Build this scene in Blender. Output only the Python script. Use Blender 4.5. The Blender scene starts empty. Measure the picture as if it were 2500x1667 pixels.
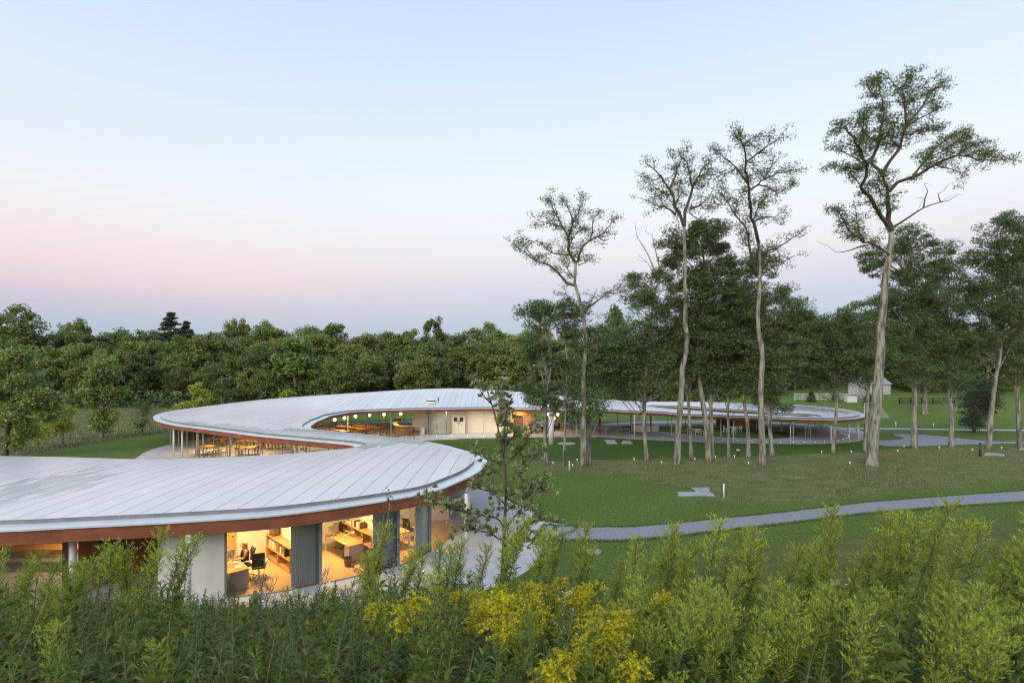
import bpy, bmesh, math, random
import numpy as np
from mathutils import Vector, Matrix
from mathutils.geometry import delaunay_2d_cdt

random.seed(7)
RNG = np.random.default_rng(11)
SC = bpy.context.scene
COL = SC.collection
F, HY, CX, H = 1300.0, 905.0, 1250.0, 8.0     # focal length, horizon row, centre column (photo pixels), eye height

# ---------------------------------------------------------------- camera
cam = bpy.data.cameras.new('camera'); cam_o = bpy.data.objects.new('camera', cam); COL.objects.link(cam_o)
cam.sensor_width = 36.0; cam.lens = 36.0 * F / 2500.0
cam.shift_y = (HY - 833.5) / 2500.0
cam.clip_start = 0.1; cam.clip_end = 6000
cam_o.location = (0, 0, H); cam_o.rotation_euler = (math.radians(90), 0, 0)
cam.dof.use_dof = True; cam.dof.focus_distance = 28.0; cam.dof.aperture_fstop = 2.4
SC.camera = cam_o

# ---------------------------------------------------------------- sky: dusk, looking away from the set sun
world = bpy.data.worlds.new('World'); SC.world = world; world.use_nodes = True
wn = world.node_tree.nodes; wl = world.node_tree.links
for n in list(wn): wn.remove(n)
w_out = wn.new('ShaderNodeOutputWorld')
tc = wn.new('ShaderNodeTexCoord')
sep = wn.new('ShaderNodeSeparateXYZ'); wl.new(tc.outputs['Generated'], sep.inputs[0])
ramp = wn.new('ShaderNodeValToRGB')
wl.new(sep.outputs['Z'], ramp.inputs['Fac'])
def s2l(c): return tuple(((v/255.0)/12.92 if v <= 10 else (((v/255.0)+0.055)/1.055)**2.4) for v in c)
SKY = [(0.0, (136,164,200)), (0.07, (145,171,207)), (0.10, (157,176,209)), (0.13, (176,180,210)), (0.165, (200,191,210)),
       (0.205, (217,209,218)), (0.25, (225,222,229)), (0.32, (228,232,240)), (0.44, (213,225,241)), (0.57, (193,212,238)), (0.75, (192,210,236)), (1.0, (196,212,234))]
cr = ramp.color_ramp
while len(cr.elements) < len(SKY): cr.elements.new(0.5)
for e, (p, c) in zip(cr.elements, SKY):
    e.position = p; e.color = (*s2l(c), 1)
SKY_L = [(0.0, (138,164,200)), (0.05, (147,171,207)), (0.075, (160,176,209)), (0.10, (185,178,207)), (0.13, (212,189,206)),
       (0.165, (228,203,210)), (0.205, (232,216,220)), (0.26, (230,229,233)), (0.40, (215,226,241)), (0.57, (194,213,238)), (0.75, (192,210,236)), (1.0, (196,212,234))]
ramp_l = wn.new('ShaderNodeValToRGB'); wl.new(sep.outputs['Z'], ramp_l.inputs['Fac'])      # rosier towards the left
while len(ramp_l.color_ramp.elements) < len(SKY_L): ramp_l.color_ramp.elements.new(0.5)
for e, (p, c) in zip(ramp_l.color_ramp.elements, SKY_L): e.position = p; e.color = (*s2l(c), 1)
mrx = wn.new('ShaderNodeMapRange'); mrx.interpolation_type = 'SMOOTHSTEP'; mrx.inputs['From Min'].default_value = 0.15; mrx.inputs['From Max'].default_value = -0.65
wl.new(sep.outputs['X'], mrx.inputs['Value'])
skymix = wn.new('ShaderNodeMix'); skymix.data_type = 'RGBA'; wl.new(mrx.outputs[0], skymix.inputs[0]); wl.new(ramp.outputs['Color'], skymix.inputs[6]); wl.new(ramp_l.outputs['Color'], skymix.inputs[7])
bg1 = wn.new('ShaderNodeBackground'); wl.new(skymix.outputs[2], bg1.inputs['Color']); bg1.inputs['Strength'].default_value = 1.0
sky = wn.new('ShaderNodeTexSky'); sky.sky_type = 'NISHITA'; sky.sun_disc = False
SUN_EL, SUN_ROT = math.radians(1.5), math.radians(205.0)     # the glow sits behind the camera, a little to its left
sky.sun_elevation = SUN_EL; sky.sun_rotation = SUN_ROT; sky.altitude = 100; sky.air_density = 1.0; sky.dust_density = 1.0; sky.ozone_density = 1.5
bg2 = wn.new('ShaderNodeBackground'); wl.new(sky.outputs['Color'], bg2.inputs['Color']); bg2.inputs['Strength'].default_value = 0.15
addn = wn.new('ShaderNodeAddShader'); wl.new(bg1.outputs[0], addn.inputs[0]); wl.new(bg2.outputs[0], addn.inputs[1])
wl.new(addn.outputs[0], w_out.inputs['Surface'])
sun = bpy.data.lights.new('sun', 'SUN'); sun.energy = 2.5; sun.angle = math.radians(50); sun.color = (1.0, 0.89, 0.76)
sun_o = bpy.data.objects.new('sun', sun); COL.objects.link(sun_o)
sun_o.rotation_euler = (math.radians(62), 0, math.radians(-25))
SC.view_settings.view_transform = 'Standard'; SC.view_settings.look = 'None'; SC.view_settings.gamma = 1.0
SC.view_settings.exposure = 0.0
SC.render.engine = 'CYCLES'
SC.cycles.use_denoising = True; SC.cycles.filter_width = 1.1
SC.cycles.max_bounces = 6; SC.cycles.diffuse_bounces = 3; SC.cycles.glossy_bounces = 3; SC.cycles.transmission_bounces = 4; SC.cycles.transparent_max_bounces = 12
SC.cycles.sample_clamp_indirect = 6.0; SC.cycles.caustics_reflective = False; SC.cycles.caustics_refractive = False

# ---------------------------------------------------------------- helpers
def W(px, py, z=0.0):
    d = F * (H - z) / (py - HY); return Vector(((px - CX) / F * d, d, z))
def P(px, py, d):
    return Vector(((px - CX) / F * d, d, H - (py - HY) / F * d))
def tag(o, label=None, cat=None, group=None, kind=None):
    if label: o['label'] = label
    if cat: o['category'] = cat
    if group: o['group'] = group
    if kind: o['kind'] = kind
    return o
def thing(name, label, cat, loc=(0,0,0), rz=0.0, group=None, sc=1.0):
    o = bpy.data.objects.new(name, None); COL.objects.link(o); o.empty_display_size = 0.2
    o.location = loc; o.rotation_euler = (0, 0, rz); o.scale = (sc, sc, sc)
    return tag(o, label, cat, group, 'thing')
def link(name, me, parent=None, loc=None):
    o = bpy.data.objects.new(name, me); COL.objects.link(o)
    if parent is not None: o.parent = parent
    if loc is not None: o.location = loc
    if parent is not None and name in ('crown','foliage','leaves','plume','branches'): o['kind'] = 'stuff'   # leaves too small to pick apart
    return o
def copy_tree(o, parent=None):
    c = o.copy(); COL.objects.link(c); c.parent = parent
    for ch in o.children: copy_tree(ch, c)
    return c
def dup(root, loc, rz, label=None, sc=None):
    c = copy_tree(root); c.location = loc; c.rotation_euler = (0, 0, rz)
    if sc is not None: c.scale = (sc, sc, sc)
    if label: c['label'] = label
    return c

class MB:
    def __init__(s): s.v = []; s.f = []
    def add(s, vs, fs):
        n = len(s.v); s.v.extend([tuple(q) for q in vs]); s.f.extend([tuple(i + n for i in f) for f in fs]); return s
    def box(s, x0, x1, y0, y1, z0, z1, rz=0.0, c=(0,0)):
        vs = [(x,y,z) for z in (z0,z1) for (x,y) in ((x0,y0),(x1,y0),(x1,y1),(x0,y1))]
        if rz or c != (0,0):
            ca, sa = math.cos(rz), math.sin(rz)
            vs = [(c[0]+x*ca-y*sa, c[1]+x*sa+y*ca, z) for x,y,z in vs]
        return s.add(vs, [(0,3,2,1),(4,5,6,7),(0,1,5,4),(1,2,6,5),(2,3,7,6),(3,0,4,7)])
    def obox(s, a, b, w, h):                       # beam from a to b, width w, height h
        a = Vector(a); b = Vector(b); t = (b-a).normalized()
        up = Vector((0,0,1)) if abs(t.z) < 0.95 else Vector((0,1,0))
        u = t.cross(up).normalized(); k = u.cross(t)
        vs = []
        for p in (a, b):
            for su, sk in ((-1,-1),(1,-1),(1,1),(-1,1)): vs.append(p + u*su*w/2 + k*sk*h/2)
        return s.add(vs, [(0,3,2,1),(4,5,6,7),(0,1,5,4),(1,2,6,5),(2,3,7,6),(3,0,4,7)])
    def tube(s, pts, rad, n=6, cap=True):
        pts = [Vector(p) for p in pts]; m = len(pts)
        if not hasattr(rad, '__len__'): rad = [rad]*m
        vs = []; prev = None
        for i, p in enumerate(pts):
            t = (pts[min(i+1,m-1)] - pts[max(i-1,0)])
            t = t.normalized() if t.length > 1e-9 else Vector((0,0,1))
            if prev is None:
                u = t.cross(Vector((0,1,0)) if abs(t.y) < 0.9 else Vector((1,0,0))).normalized()
            else:
                u = (prev - t*prev.dot(t)).normalized()
            prev = u; k = t.cross(u)
            for j in range(n):
                a = 2*math.pi*j/n; vs.append(p + (u*math.cos(a) + k*math.sin(a))*rad[i])
        fs = []
        for i in range(m-1):
            for j in range(n):
                fs.append((i*n+j, i*n+(j+1)%n, (i+1)*n+(j+1)%n, (i+1)*n+j))
        if cap: fs.append(tuple(range(n-1,-1,-1))); fs.append(tuple((m-1)*n+j for j in range(n)))
        return s.add(vs, fs)
    def lathe(s, prof, n=16, c=(0,0,0), cap=True):  # prof: (r,z) bottom to top
        vs = []
        for r, z in prof:
            for j in range(n):
                a = 2*math.pi*j/n; vs.append((c[0]+r*math.cos(a), c[1]+r*math.sin(a), c[2]+z))
        fs = []
        for i in range(len(prof)-1):
            for j in range(n): fs.append((i*n+j, i*n+(j+1)%n, (i+1)*n+(j+1)%n, (i+1)*n+j))
        if cap:
            fs.append(tuple(range(n-1,-1,-1))); fs.append(tuple((len(prof)-1)*n+j for j in range(n)))
        return s.add(vs, fs)
    def sphere(s, c, r, n=12, m=8, sz=1.0):
        prof = [(max(1e-3, r*math.sin(math.pi*i/m)), -r*sz*math.cos(math.pi*i/m)) for i in range(m+1)]
        return s.lathe(prof, n, c)
    def prism(s, poly, z0, z1):
        n = len(poly); vs = [(p[0],p[1],z0) for p in poly] + [(p[0],p[1],z1) for p in poly]
        fs = [tuple(range(n-1,-1,-1)), tuple(range(n,2*n))] + [(i,(i+1)%n,n+(i+1)%n,n+i) for i in range(n)]
        return s.add(vs, fs)
    def wall(s, line, z0, z1, th):                  # thick wall along a plan polyline
        L = [Vector((p[0],p[1])) for p in line]; n = len(L); vs = []
        for i, p in enumerate(L):
            t = (L[min(i+1,n-1)] - L[max(i-1,0)]).normalized(); k = Vector((-t.y, t.x))
            a = p + k*th/2; b = p - k*th/2
            vs += [(a.x,a.y,z0),(b.x,b.y,z0),(b.x,b.y,z1),(a.x,a.y,z1)]
        fs = [(3,2,1,0), tuple((n-1)*4+j for j in range(4))]
        for i in range(n-1):
            for j in range(4): fs.append((i*4+j, i*4+(j+1)%4, (i+1)*4+(j+1)%4, (i+1)*4+j))
        return s.add(vs, fs)
    def mesh(s, name, m, smooth=False):
        me = bpy.data.meshes.new(name); me.from_pydata(s.v, [], s.f)
        if m is not None: me.materials.append(m)
        if smooth: me.shade_smooth()
        return me
    def build(s, name, m, parent=None, smooth=False, loc=None):
        return link(name, s.mesh(name, m, smooth), parent, loc)

def np_mesh(name, V, Fq, m, smooth=False):          # fast mesh of quads (n,4) or triangles (n,3)
    V = np.asarray(V, dtype=np.float32); Fq = np.asarray(Fq, dtype=np.int32); k = Fq.shape[1]
    me = bpy.data.meshes.new(name)
    me.vertices.add(len(V)); me.vertices.foreach_set('co', V.ravel())
    me.loops.add(Fq.size); me.loops.foreach_set('vertex_index', Fq.ravel())
    me.polygons.add(len(Fq)); me.polygons.foreach_set('loop_start', np.arange(0, Fq.size, k, dtype=np.int32))
    me.update(calc_edges=True)
    if m is not None: me.materials.append(m)
    if smooth: me.shade_smooth()
    return me
def unit(a): return a / np.maximum(np.linalg.norm(a, axis=1, keepdims=True), 1e-9)
def leaf_arrays(C, A, N, L, Wd):                    # rhombus leaves: centre, long axis, normal, length, width
    B = unit(np.cross(A, N)); L = np.asarray(L)[:,None]; Wd = np.asarray(Wd)[:,None]
    V = np.stack([C - A*L/2, C + B*Wd/2 - A*L*0.08, C + A*L/2, C - B*Wd/2 - A*L*0.08], axis=1).reshape(-1,3)
    Fq = np.arange(len(C)*4).reshape(-1,4)
    return V, Fq
def leaves_mesh(name, C, A, N, L, Wd, m):
    V, Fq = leaf_arrays(C, A, N, L, Wd); return np_mesh(name, V, Fq, m)
def in_poly(X, Y, poly):
    poly = np.asarray(poly)[:, :2]; x1, y1 = poly[:,0], poly[:,1]; x2, y2 = np.roll(x1,-1), np.roll(y1,-1)
    inside = np.zeros(X.shape, bool)
    for a,b,c,d in zip(x1,y1,x2,y2):
        if b == d: continue
        cond = ((b > Y) != (d > Y)) & (X < (c-a)*(Y-b)/(d-b) + a); inside ^= cond
    return inside
def dist_line(X, Y, poly, closed=True):
    poly = np.asarray(poly)[:, :2]; Q = np.roll(poly,-1,axis=0) if closed else poly[1:]; Pp = poly if closed else poly[:-1]
    best = np.full(X.shape, 1e9)
    for (a,b),(c,d) in zip(Pp,Q):
        ex, ey = c-a, d-b; l2 = ex*ex+ey*ey
        if l2 < 1e-12: continue
        t = np.clip(((X-a)*ex+(Y-b)*ey)/l2, 0, 1); best = np.minimum(best, (X-a-t*ex)**2+(Y-b-t*ey)**2)
    return np.sqrt(best)
def catmull(pts, step=0.4, closed=True):
    pts = [np.array(p, float) for p in pts]; n = len(pts); out = []
    rng = range(n) if closed else range(n-1)
    for i in rng:
        p0, p1, p2, p3 = (pts[(i-1)%n], pts[i], pts[(i+1)%n], pts[(i+2)%n]) if closed else (pts[max(i-1,0)], pts[i], pts[i+1], pts[min(i+2,n-1)])
        d01, d12, d23 = [max(1e-6, np.linalg.norm(b-a))**0.5 for a,b in ((p0,p1),(p1,p2),(p2,p3))]   # centripetal
        if np.allclose(p0,p1): d01 = d12
        if np.allclose(p2,p3): d23 = d12
        m1 = (p1-p0)/d01 - (p2-p0)/(d01+d12) + (p2-p1)/d12; m2 = (p2-p1)/d12 - (p3-p1)/(d12+d23) + (p3-p2)/d23
        m1 *= d12; m2 *= d12
        k = max(1, int(np.linalg.norm(p2-p1)/step))
        for j in range(k):
            t = j/k; out.append((2*t**3-3*t*t+1)*p1 + (t**3-2*t*t+t)*m1 + (-2*t**3+3*t*t)*p2 + (t**3-t*t)*m2)
    if not closed: out.append(pts[-1])
    return np.array(out)
def offset_in(poly, d):                             # inward for a counter-clockwise polygon
    a = np.roll(poly,1,axis=0); b = np.roll(poly,-1,axis=0); t = unit(b[:,:2]-a[:,:2]); k = np.stack([-t[:,1], t[:,0]],1)
    q = poly.copy(); q[:,:2] += k*d; return q
def area2(p): x,y = p[:,0],p[:,1]; return np.sum(x*np.roll(y,-1)-np.roll(x,-1)*y)
def fill_poly(loops, grid, zfun, inner=None):
    """triangulate the region inside loops[0] and outside the others, with interior grid points"""
    vs = []; es = []
    for L in loops:
        n0 = len(vs); vs += [Vector((p[0],p[1])) for p in L]; es += [(n0+i, n0+(i+1)%len(L)) for i in range(len(L))]
    if grid:
        L0 = np.array(loops[0])[:, :2]; (x0,y0),(x1,y1) = L0.min(0), L0.max(0)
        gx, gy = np.meshgrid(np.arange(x0,x1,grid)+0.01, np.arange(y0,y1,grid)+0.01); gx, gy = gx.ravel(), gy.ravel()
        ok = in_poly(gx,gy,L0)
        for L in loops[1:]: ok &= ~in_poly(gx,gy,L)
        for L in loops: ok &= dist_line(gx,gy,L) > grid*0.35
        vs += [Vector((x,y)) for x,y in zip(gx[ok],gy[ok])]
    r = delaunay_2d_cdt(vs, es, [], 0, 1e-5)
    V2 = np.array([(p.x,p.y) for p in r[0]]); T = np.array([f for f in r[2] if len(f) == 3])
    cen = V2[T].mean(1); ok = in_poly(cen[:,0],cen[:,1],np.array(loops[0]))
    for L in loops[1:]: ok &= ~in_poly(cen[:,0],cen[:,1],np.array(L))
    T = T[ok]
    a,b,c = V2[T[:,0]],V2[T[:,1]],V2[T[:,2]]
    flip = ((b-a)[:,0]*(c-a)[:,1]-(b-a)[:,1]*(c-a)[:,0]) < 0; T[flip] = T[flip][:, ::-1]
    Z = zfun(V2[:,0], V2[:,1])
    return np.column_stack([V2, Z]), T

# ---------------------------------------------------------------- materials
def nodes(m): m.use_nodes = True; return m.node_tree.nodes, m.node_tree.links
def mat(name, col, rough=0.6, metal=0.0, col2=None, scale=5.0, bump=0.0, bscale=None, spec=0.5, emit=None, estr=0.0, stretch=None, detail=4, lo=0.35, hi=0.65):
    m = bpy.data.materials.new(name); n, l = nodes(m); b = n['Principled BSDF']
    b.inputs['Base Color'].default_value = (*col, 1); b.inputs['Roughness'].default_value = rough; b.inputs['Metallic'].default_value = metal
    b.inputs['Specular IOR Level'].default_value = spec
    if emit: b.inputs['Emission Color'].default_value = (*emit,1); b.inputs['Emission Strength'].default_value = estr
    if col2 or bump:
        g = n.new('ShaderNodeNewGeometry'); mp = n.new('ShaderNodeMapping'); l.new(g.outputs['Position'], mp.inputs[0])
        if stretch: mp.inputs['Scale'].default_value = stretch
    if col2:
        t = n.new('ShaderNodeTexNoise'); t.inputs['Scale'].default_value = scale; t.inputs['Detail'].default_value = detail
        l.new(mp.outputs[0], t.inputs['Vector'])
        r = n.new('ShaderNodeValToRGB'); r.color_ramp.elements[0].position = lo; r.color_ramp.elements[1].position = hi
        r.color_ramp.elements[0].color = (*col,1); r.color_ramp.elements[1].color = (*col2,1)
        l.new(t.outputs['Fac'], r.inputs[0]); l.new(r.outputs[0], b.inputs['Base Color'])
    if bump:
        t2 = n.new('ShaderNodeTexNoise'); t2.inputs['Scale'].default_value = bscale or scale*3; t2.inputs['Detail'].default_value = 5
        l.new(mp.outputs[0], t2.inputs['Vector'])
        bp = n.new('ShaderNodeBump'); bp.inputs['Strength'].default_value = bump; bp.inputs['Distance'].default_value = 0.05
        l.new(t2.outputs['Fac'], bp.inputs['Height']); l.new(bp.outputs[0], b.inputs['Normal'])
    return m
def leaf_mat(name, c1, c2, trans=0.35, c3=None, rough=0.55, objvar=0.0, spec=0.25):
    """leaf: colour differs leaf by leaf; some light passes through"""
    m = bpy.data.materials.new(name); n, l = nodes(m); b = n['Principled BSDF']; out = n['Material Output']
    g = n.new('ShaderNodeNewGeometry'); r = n.new('ShaderNodeValToRGB')
    r.color_ramp.elements[0].color = (*c1,1); r.color_ramp.elements[1].color = (*c2,1)
    if c3: e = r.color_ramp.elements.new(0.9); e.color = (*c3,1); r.color_ramp.elements[1].position = 0.86
    l.new(g.outputs['Random Per Island'], r.inputs[0])
    colout = r.outputs[0]
    if objvar:
        oi = n.new('ShaderNodeObjectInfo'); hsv = n.new('ShaderNodeHueSaturation')
        mr = n.new('ShaderNodeMapRange'); mr.inputs['To Min'].default_value = 1-objvar; mr.inputs['To Max'].default_value = 1+objvar
        l.new(oi.outputs['Random'], mr.inputs['Value']); l.new(mr.outputs[0], hsv.inputs['Value'])
        mh = n.new('ShaderNodeMath'); mh.operation = 'MULTIPLY_ADD'; mh.inputs[1].default_value = 7.31; mh.inputs[2].default_value = 0.0
        fr = n.new('ShaderNodeMath'); fr.operation = 'FRACT'; l.new(oi.outputs['Random'], mh.inputs[0]); l.new(mh.outputs[0], fr.inputs[0])
        m2 = n.new('ShaderNodeMapRange'); m2.inputs['To Min'].default_value = 0.5-objvar*0.06; m2.inputs['To Max'].default_value = 0.5+objvar*0.06
        l.new(fr.outputs[0], m2.inputs['Value']); l.new(m2.outputs[0], hsv.inputs['Hue'])
        l.new(r.outputs[0], hsv.inputs['Color']); colout = hsv.outputs[0]
    l.new(colout, b.inputs['Base Color']); b.inputs['Roughness'].default_value = rough; b.inputs['Specular IOR Level'].default_value = spec
    tr = n.new('ShaderNodeBsdfTranslucent'); l.new(colout, tr.inputs['Color'])
    mx = n.new('ShaderNodeMixShader'); mx.inputs[0].default_value = trans
    l.new(b.outputs[0], mx.inputs[1]); l.new(tr.outputs[0], mx.inputs[2]); l.new(mx.outputs[0], out.inputs['Surface'])
    return m
def glass_mat(name, tint=(0.93,0.97,0.95), refl=1.0):
    m = bpy.data.materials.new(name); n, l = nodes(m); out = n['Material Output']; n.remove(n['Principled BSDF'])
    t = n.new('ShaderNodeBsdfTransparent'); t.inputs['Color'].default_value = (*tint,1)
    gl = n.new('ShaderNodeBsdfGlossy'); gl.inputs['Roughness'].default_value = 0.01; gl.inputs['Color'].default_value = (refl,refl,refl,1)
    fr = n.new('ShaderNodeFresnel'); fr.inputs['IOR'].default_value = 1.5
    mx = n.new('ShaderNodeMixShader'); l.new(fr.outputs[0], mx.inputs[0]); l.new(t.outputs[0], mx.inputs[1]); l.new(gl.outputs[0], mx.inputs[2])
    l.new(mx.outputs[0], out.inputs['Surface']); return m
def emit_mat(name, col, s):
    return mat(name, col, 0.5, emit=col, estr=s)

M = {}
M['fascia'] = mat('weathered_rust_steel', (0.155,0.05,0.022), 0.75, col2=(0.27,0.095,0.038), scale=1.3, bump=0.25, bscale=18, stretch=(1,1,2.2), detail=8, lo=0.3, hi=0.72)
M['ledge'] = mat('pale_gutter_metal', (0.60,0.66,0.72), 0.35, 0.15, col2=(0.70,0.74,0.78), scale=0.7)
M['step'] = mat('grey_metal_edge', (0.20,0.215,0.23), 0.5, 0.3, col2=(0.27,0.28,0.295), scale=1.5)
M['deck'] = mat('dark_roof_deck', (0.16,0.165,0.18), 0.8)
M['soffit'] = mat('timber_soffit', (0.52,0.34,0.20), 0.7, col2=(0.62,0.42,0.26), scale=2, stretch=(0.2,4,1))
M['white_steel'] = mat('white_painted_steel', (0.72,0.74,0.74), 0.4, col2=(0.65,0.67,0.67), scale=3)
M['rust_post'] = mat('brown_timber_post', (0.16,0.085,0.045), 0.7)
M['post_brown'] = mat('dark_brown_post', (0.055,0.036,0.028), 0.7)
M['mullion'] = mat('grey_metal_frame', (0.22,0.25,0.27), 0.5, 0.4)
M['glass'] = glass_mat('clear_glass')
M['glass_green'] = glass_mat('green_tinted_glass', (0.80,0.90,0.82))
M['concrete'] = mat('pale_concrete', (0.40,0.42,0.45), 0.75, col2=(0.48,0.495,0.52), scale=1.2, bump=0.08, bscale=30, detail=8)
M['path'] = mat('bluish_gravel_asphalt', (0.205,0.22,0.255), 0.85, col2=(0.275,0.29,0.33), scale=9, bump=0.3, bscale=60, detail=8)
M['stone'] = mat('grey_stone_slab', (0.30,0.33,0.35), 0.7, col2=(0.38,0.41,0.43), scale=2, bump=0.1)
M['wall_white'] = mat('white_plaster', (0.66,0.65,0.62), 0.8, col2=(0.70,0.69,0.66), scale=2)
M['wall_cream'] = mat('cream_wall_panel', (0.66,0.63,0.55), 0.7, col2=(0.70,0.67,0.59), scale=1.5)
M['wood'] = mat('honey_oak', (0.42,0.235,0.10), 0.45, col2=(0.52,0.30,0.135), scale=3, stretch=(1,6,1))
M['wood_floor'] = mat('oak_floor', (0.50,0.33,0.17), 0.4, col2=(0.58,0.40,0.22), scale=2.5, stretch=(5,0.6,1))
M['wood_dark'] = mat('dark_walnut', (0.11,0.055,0.03), 0.55, col2=(0.16,0.08,0.045), scale=4)
M['wood_chair'] = mat('reddish_chair_wood', (0.24,0.105,0.045), 0.5, col2=(0.32,0.15,0.065), scale=6)
M['black'] = mat('black_mesh_fabric', (0.018,0.017,0.016), 0.7)
M['dark'] = mat('dark_metal', (0.045,0.045,0.05), 0.5, 0.5)
M['chrome'] = mat('polished_aluminium', (0.62,0.62,0.63), 0.25, 0.9)
M['white'] = mat('white_plastic', (0.74,0.74,0.73), 0.45)
M['paper'] = mat('paper', (0.75,0.73,0.68), 0.8)
M['curtain'] = leaf_mat('grey_sheer_curtain', (0.70,0.80,0.90), (0.74,0.83,0.92), 0.06)
M['lamp_globe'] = emit_mat('lit_globe', (1.0,0.76,0.42), 2.6)
M['led'] = emit_mat('lit_floor_light', (1.0,0.86,0.66), 3.2)
M['ceiling_lamp'] = emit_mat('lit_ceiling_lamp', (1.0,0.78,0.48), 6.0)
# ================================================================ the land
SLOPE_Y = [-60,-5,0,4,8,12,15,17.0,18.5]; SLOPE_Z = [8.0,6.6,6.2,4.9,3.3,1.5,0.38,0.05,0.0]
def ground_z(x, y):
    x = np.asarray(x, float); y = np.asarray(y, float)
    z = np.interp(y, SLOPE_Y, SLOPE_Z)
    # bank and rising field behind the far end, wooded hill beyond the meadow
    z = z + np.interp(y, [84,90,104,150,260], [0,0.15,2.2,5.5,14]) * np.clip((x-38)/14, 0, 1)
    z = z + np.interp(y, [112,124,180,300], [0,0.4,9.5,24]) * np.clip((40-x)/30, 0, 1)
    return z
GZ = lambda x, y: float(ground_z(np.array([x]), np.array([y]))[0])

PAVE_PX = [(1349,1317),(1411,1287),(1324,1275),(1277,1228),(1150,1185)]
pave = [(-46,16.9),(-30,16.9),(-12,17.0),(-7,17.3),(-3,18.2),(-0.5,19.8),(1.0,22),(1.9,25.2)]
pave += [tuple(W(*p)[:2]) for p in [(1411,1287)]] + [(1.75,28.4),(0.7,32.2),(-2.9,37),(-6,42),(-9.5,50),(-10.8,57)]
pave += [tuple(W(*p)[:2]) for p in [(1024,1077),(1066,1074),(1135,1072),(1259,1069.6),(1370,1067.6),(1439,1067),(1550,1073.7),(1599,1076),(1748,1082),(1896,1085),(2015,1085),(2090,1080),(2108,1076),(2114,1061),(2105,1052),(2045,1042),(1956,1034)]]
pave += [(35.5,84.5),(25,85),(16.5,82),(12.4,80.6),(4,84.5),(-12,85),(-22,83),(-30,78),(-34.5,71),(-36,65)] + [tuple(W(412,1086)[:2]), tuple(W(360,1101)[:2]), tuple(W(328,1120)[:2])] + [(-33.3,44.5),(-33,38),(-46,32)]
pave = np.array(pave)
PAVE = catmull(pave, 0.8)
PATH_TOP = [(1330,1282),(1411,1287),(1535,1287),(1635,1279),(1759,1266),(1900,1252),(2111,1227),(2300,1212),(2500,1198),(2720,1184)]
PATH_BOT = [(1300,1330),(1349,1319),(1511,1321),(1635,1312),(1800,1292),(1900,1281),(2111,1254.5),(2300,1239),(2500,1226),(2720,1214)]
PATH = np.array([tuple(W(*p)[:2]) for p in PATH_TOP] + [tuple(W(*p)[:2]) for p in PATH_BOT][::-1])

# ground sheet
gx = np.concatenate([np.linspace(-900,-80,24), np.arange(-78,80,1.0), np.linspace(82,900,24)])
gy = np.concatenate([np.linspace(-60,-6,8), np.arange(-5,125,1.0), np.linspace(127,1500,40)])
X, Y = np.meshgrid(gx, gy); Xr, Yr = X.ravel(), Y.ravel()
Z = ground_z(Xr, Yr)
# soft swells in the rough under the trees, kept clear of every paved surface
nearpave = np.minimum(dist_line(Xr,Yr,PAVE), dist_line(Xr,Yr,PATH))
clear = np.clip((nearpave-1.2)/3,0,1) * ~(in_poly(Xr,Yr,PAVE)|in_poly(Xr,Yr,PATH))
sw = 0.10*np.sin(Xr*0.55+1.3*np.sin(Yr*0.31)) * np.sin(Yr*0.47+Xr*0.2) + 0.06*np.sin(Xr*1.3+Yr*0.9)
DRY = np.array([tuple(W(*p)[:2]) for p in [(1280,1128),(1330,1146),(1460,1152),(1560,1163),(1650,1185),(1730,1208),(1790,1224),(1900,1226),(2100,1208),(2500,1166),(2900,1145),(2900,1090),(2500,1094),(2200,1096),(2080,1112),(1950,1112),(1800,1120),(1600,1127)]])
MEAD_R = np.array([(2,14),(5,19.8)] + [tuple(W(*p)[:2]) for p in [(1560,1372),(1700,1352),(1850,1330),(2000,1315),(2200,1298),(2500,1276),(2800,1255)]] + [(60,5),(-60,-20),(-60,15),(-10,15.5)])
MEAD_L = np.array([tuple(W(*p)[:2]) for p in [(-400,1140),(30,1118),(120,1101),(270,1076),(400,1056)]] + [(-46,80),(-20,100),(10,104),(14,130),(14,1500),(-900,1500),(-900,40)])
DEEP_G = np.array([tuple(W(*p)[:2]) for p in [(1010,1080),(1300,1068),(1480,1070),(1750,1084),(2110,1082),(2300,1094),(2150,1098),(1950,1108),(1700,1118),(1330,1124),(1250,1124)]])  # lawn strip of deeper green before the far roof
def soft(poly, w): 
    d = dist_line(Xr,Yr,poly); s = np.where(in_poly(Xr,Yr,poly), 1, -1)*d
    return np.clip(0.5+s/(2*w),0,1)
dry = soft(DRY,2.6); mead = np.maximum(soft(MEAD_R,0.8), soft(MEAD_L,1.2)); lush = soft(DEEP_G,2.0)
Z = Z + sw*clear*np.maximum(dry,0.15)*np.clip((Yr-19)/4,0,1)
nx, ny = len(gx), len(gy); I = np.arange(nx*ny).reshape(ny,nx)
Fq = np.stack([I[:-1,:-1],I[:-1,1:],I[1:,1:],I[1:,:-1]],-1).reshape(-1,4)
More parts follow.
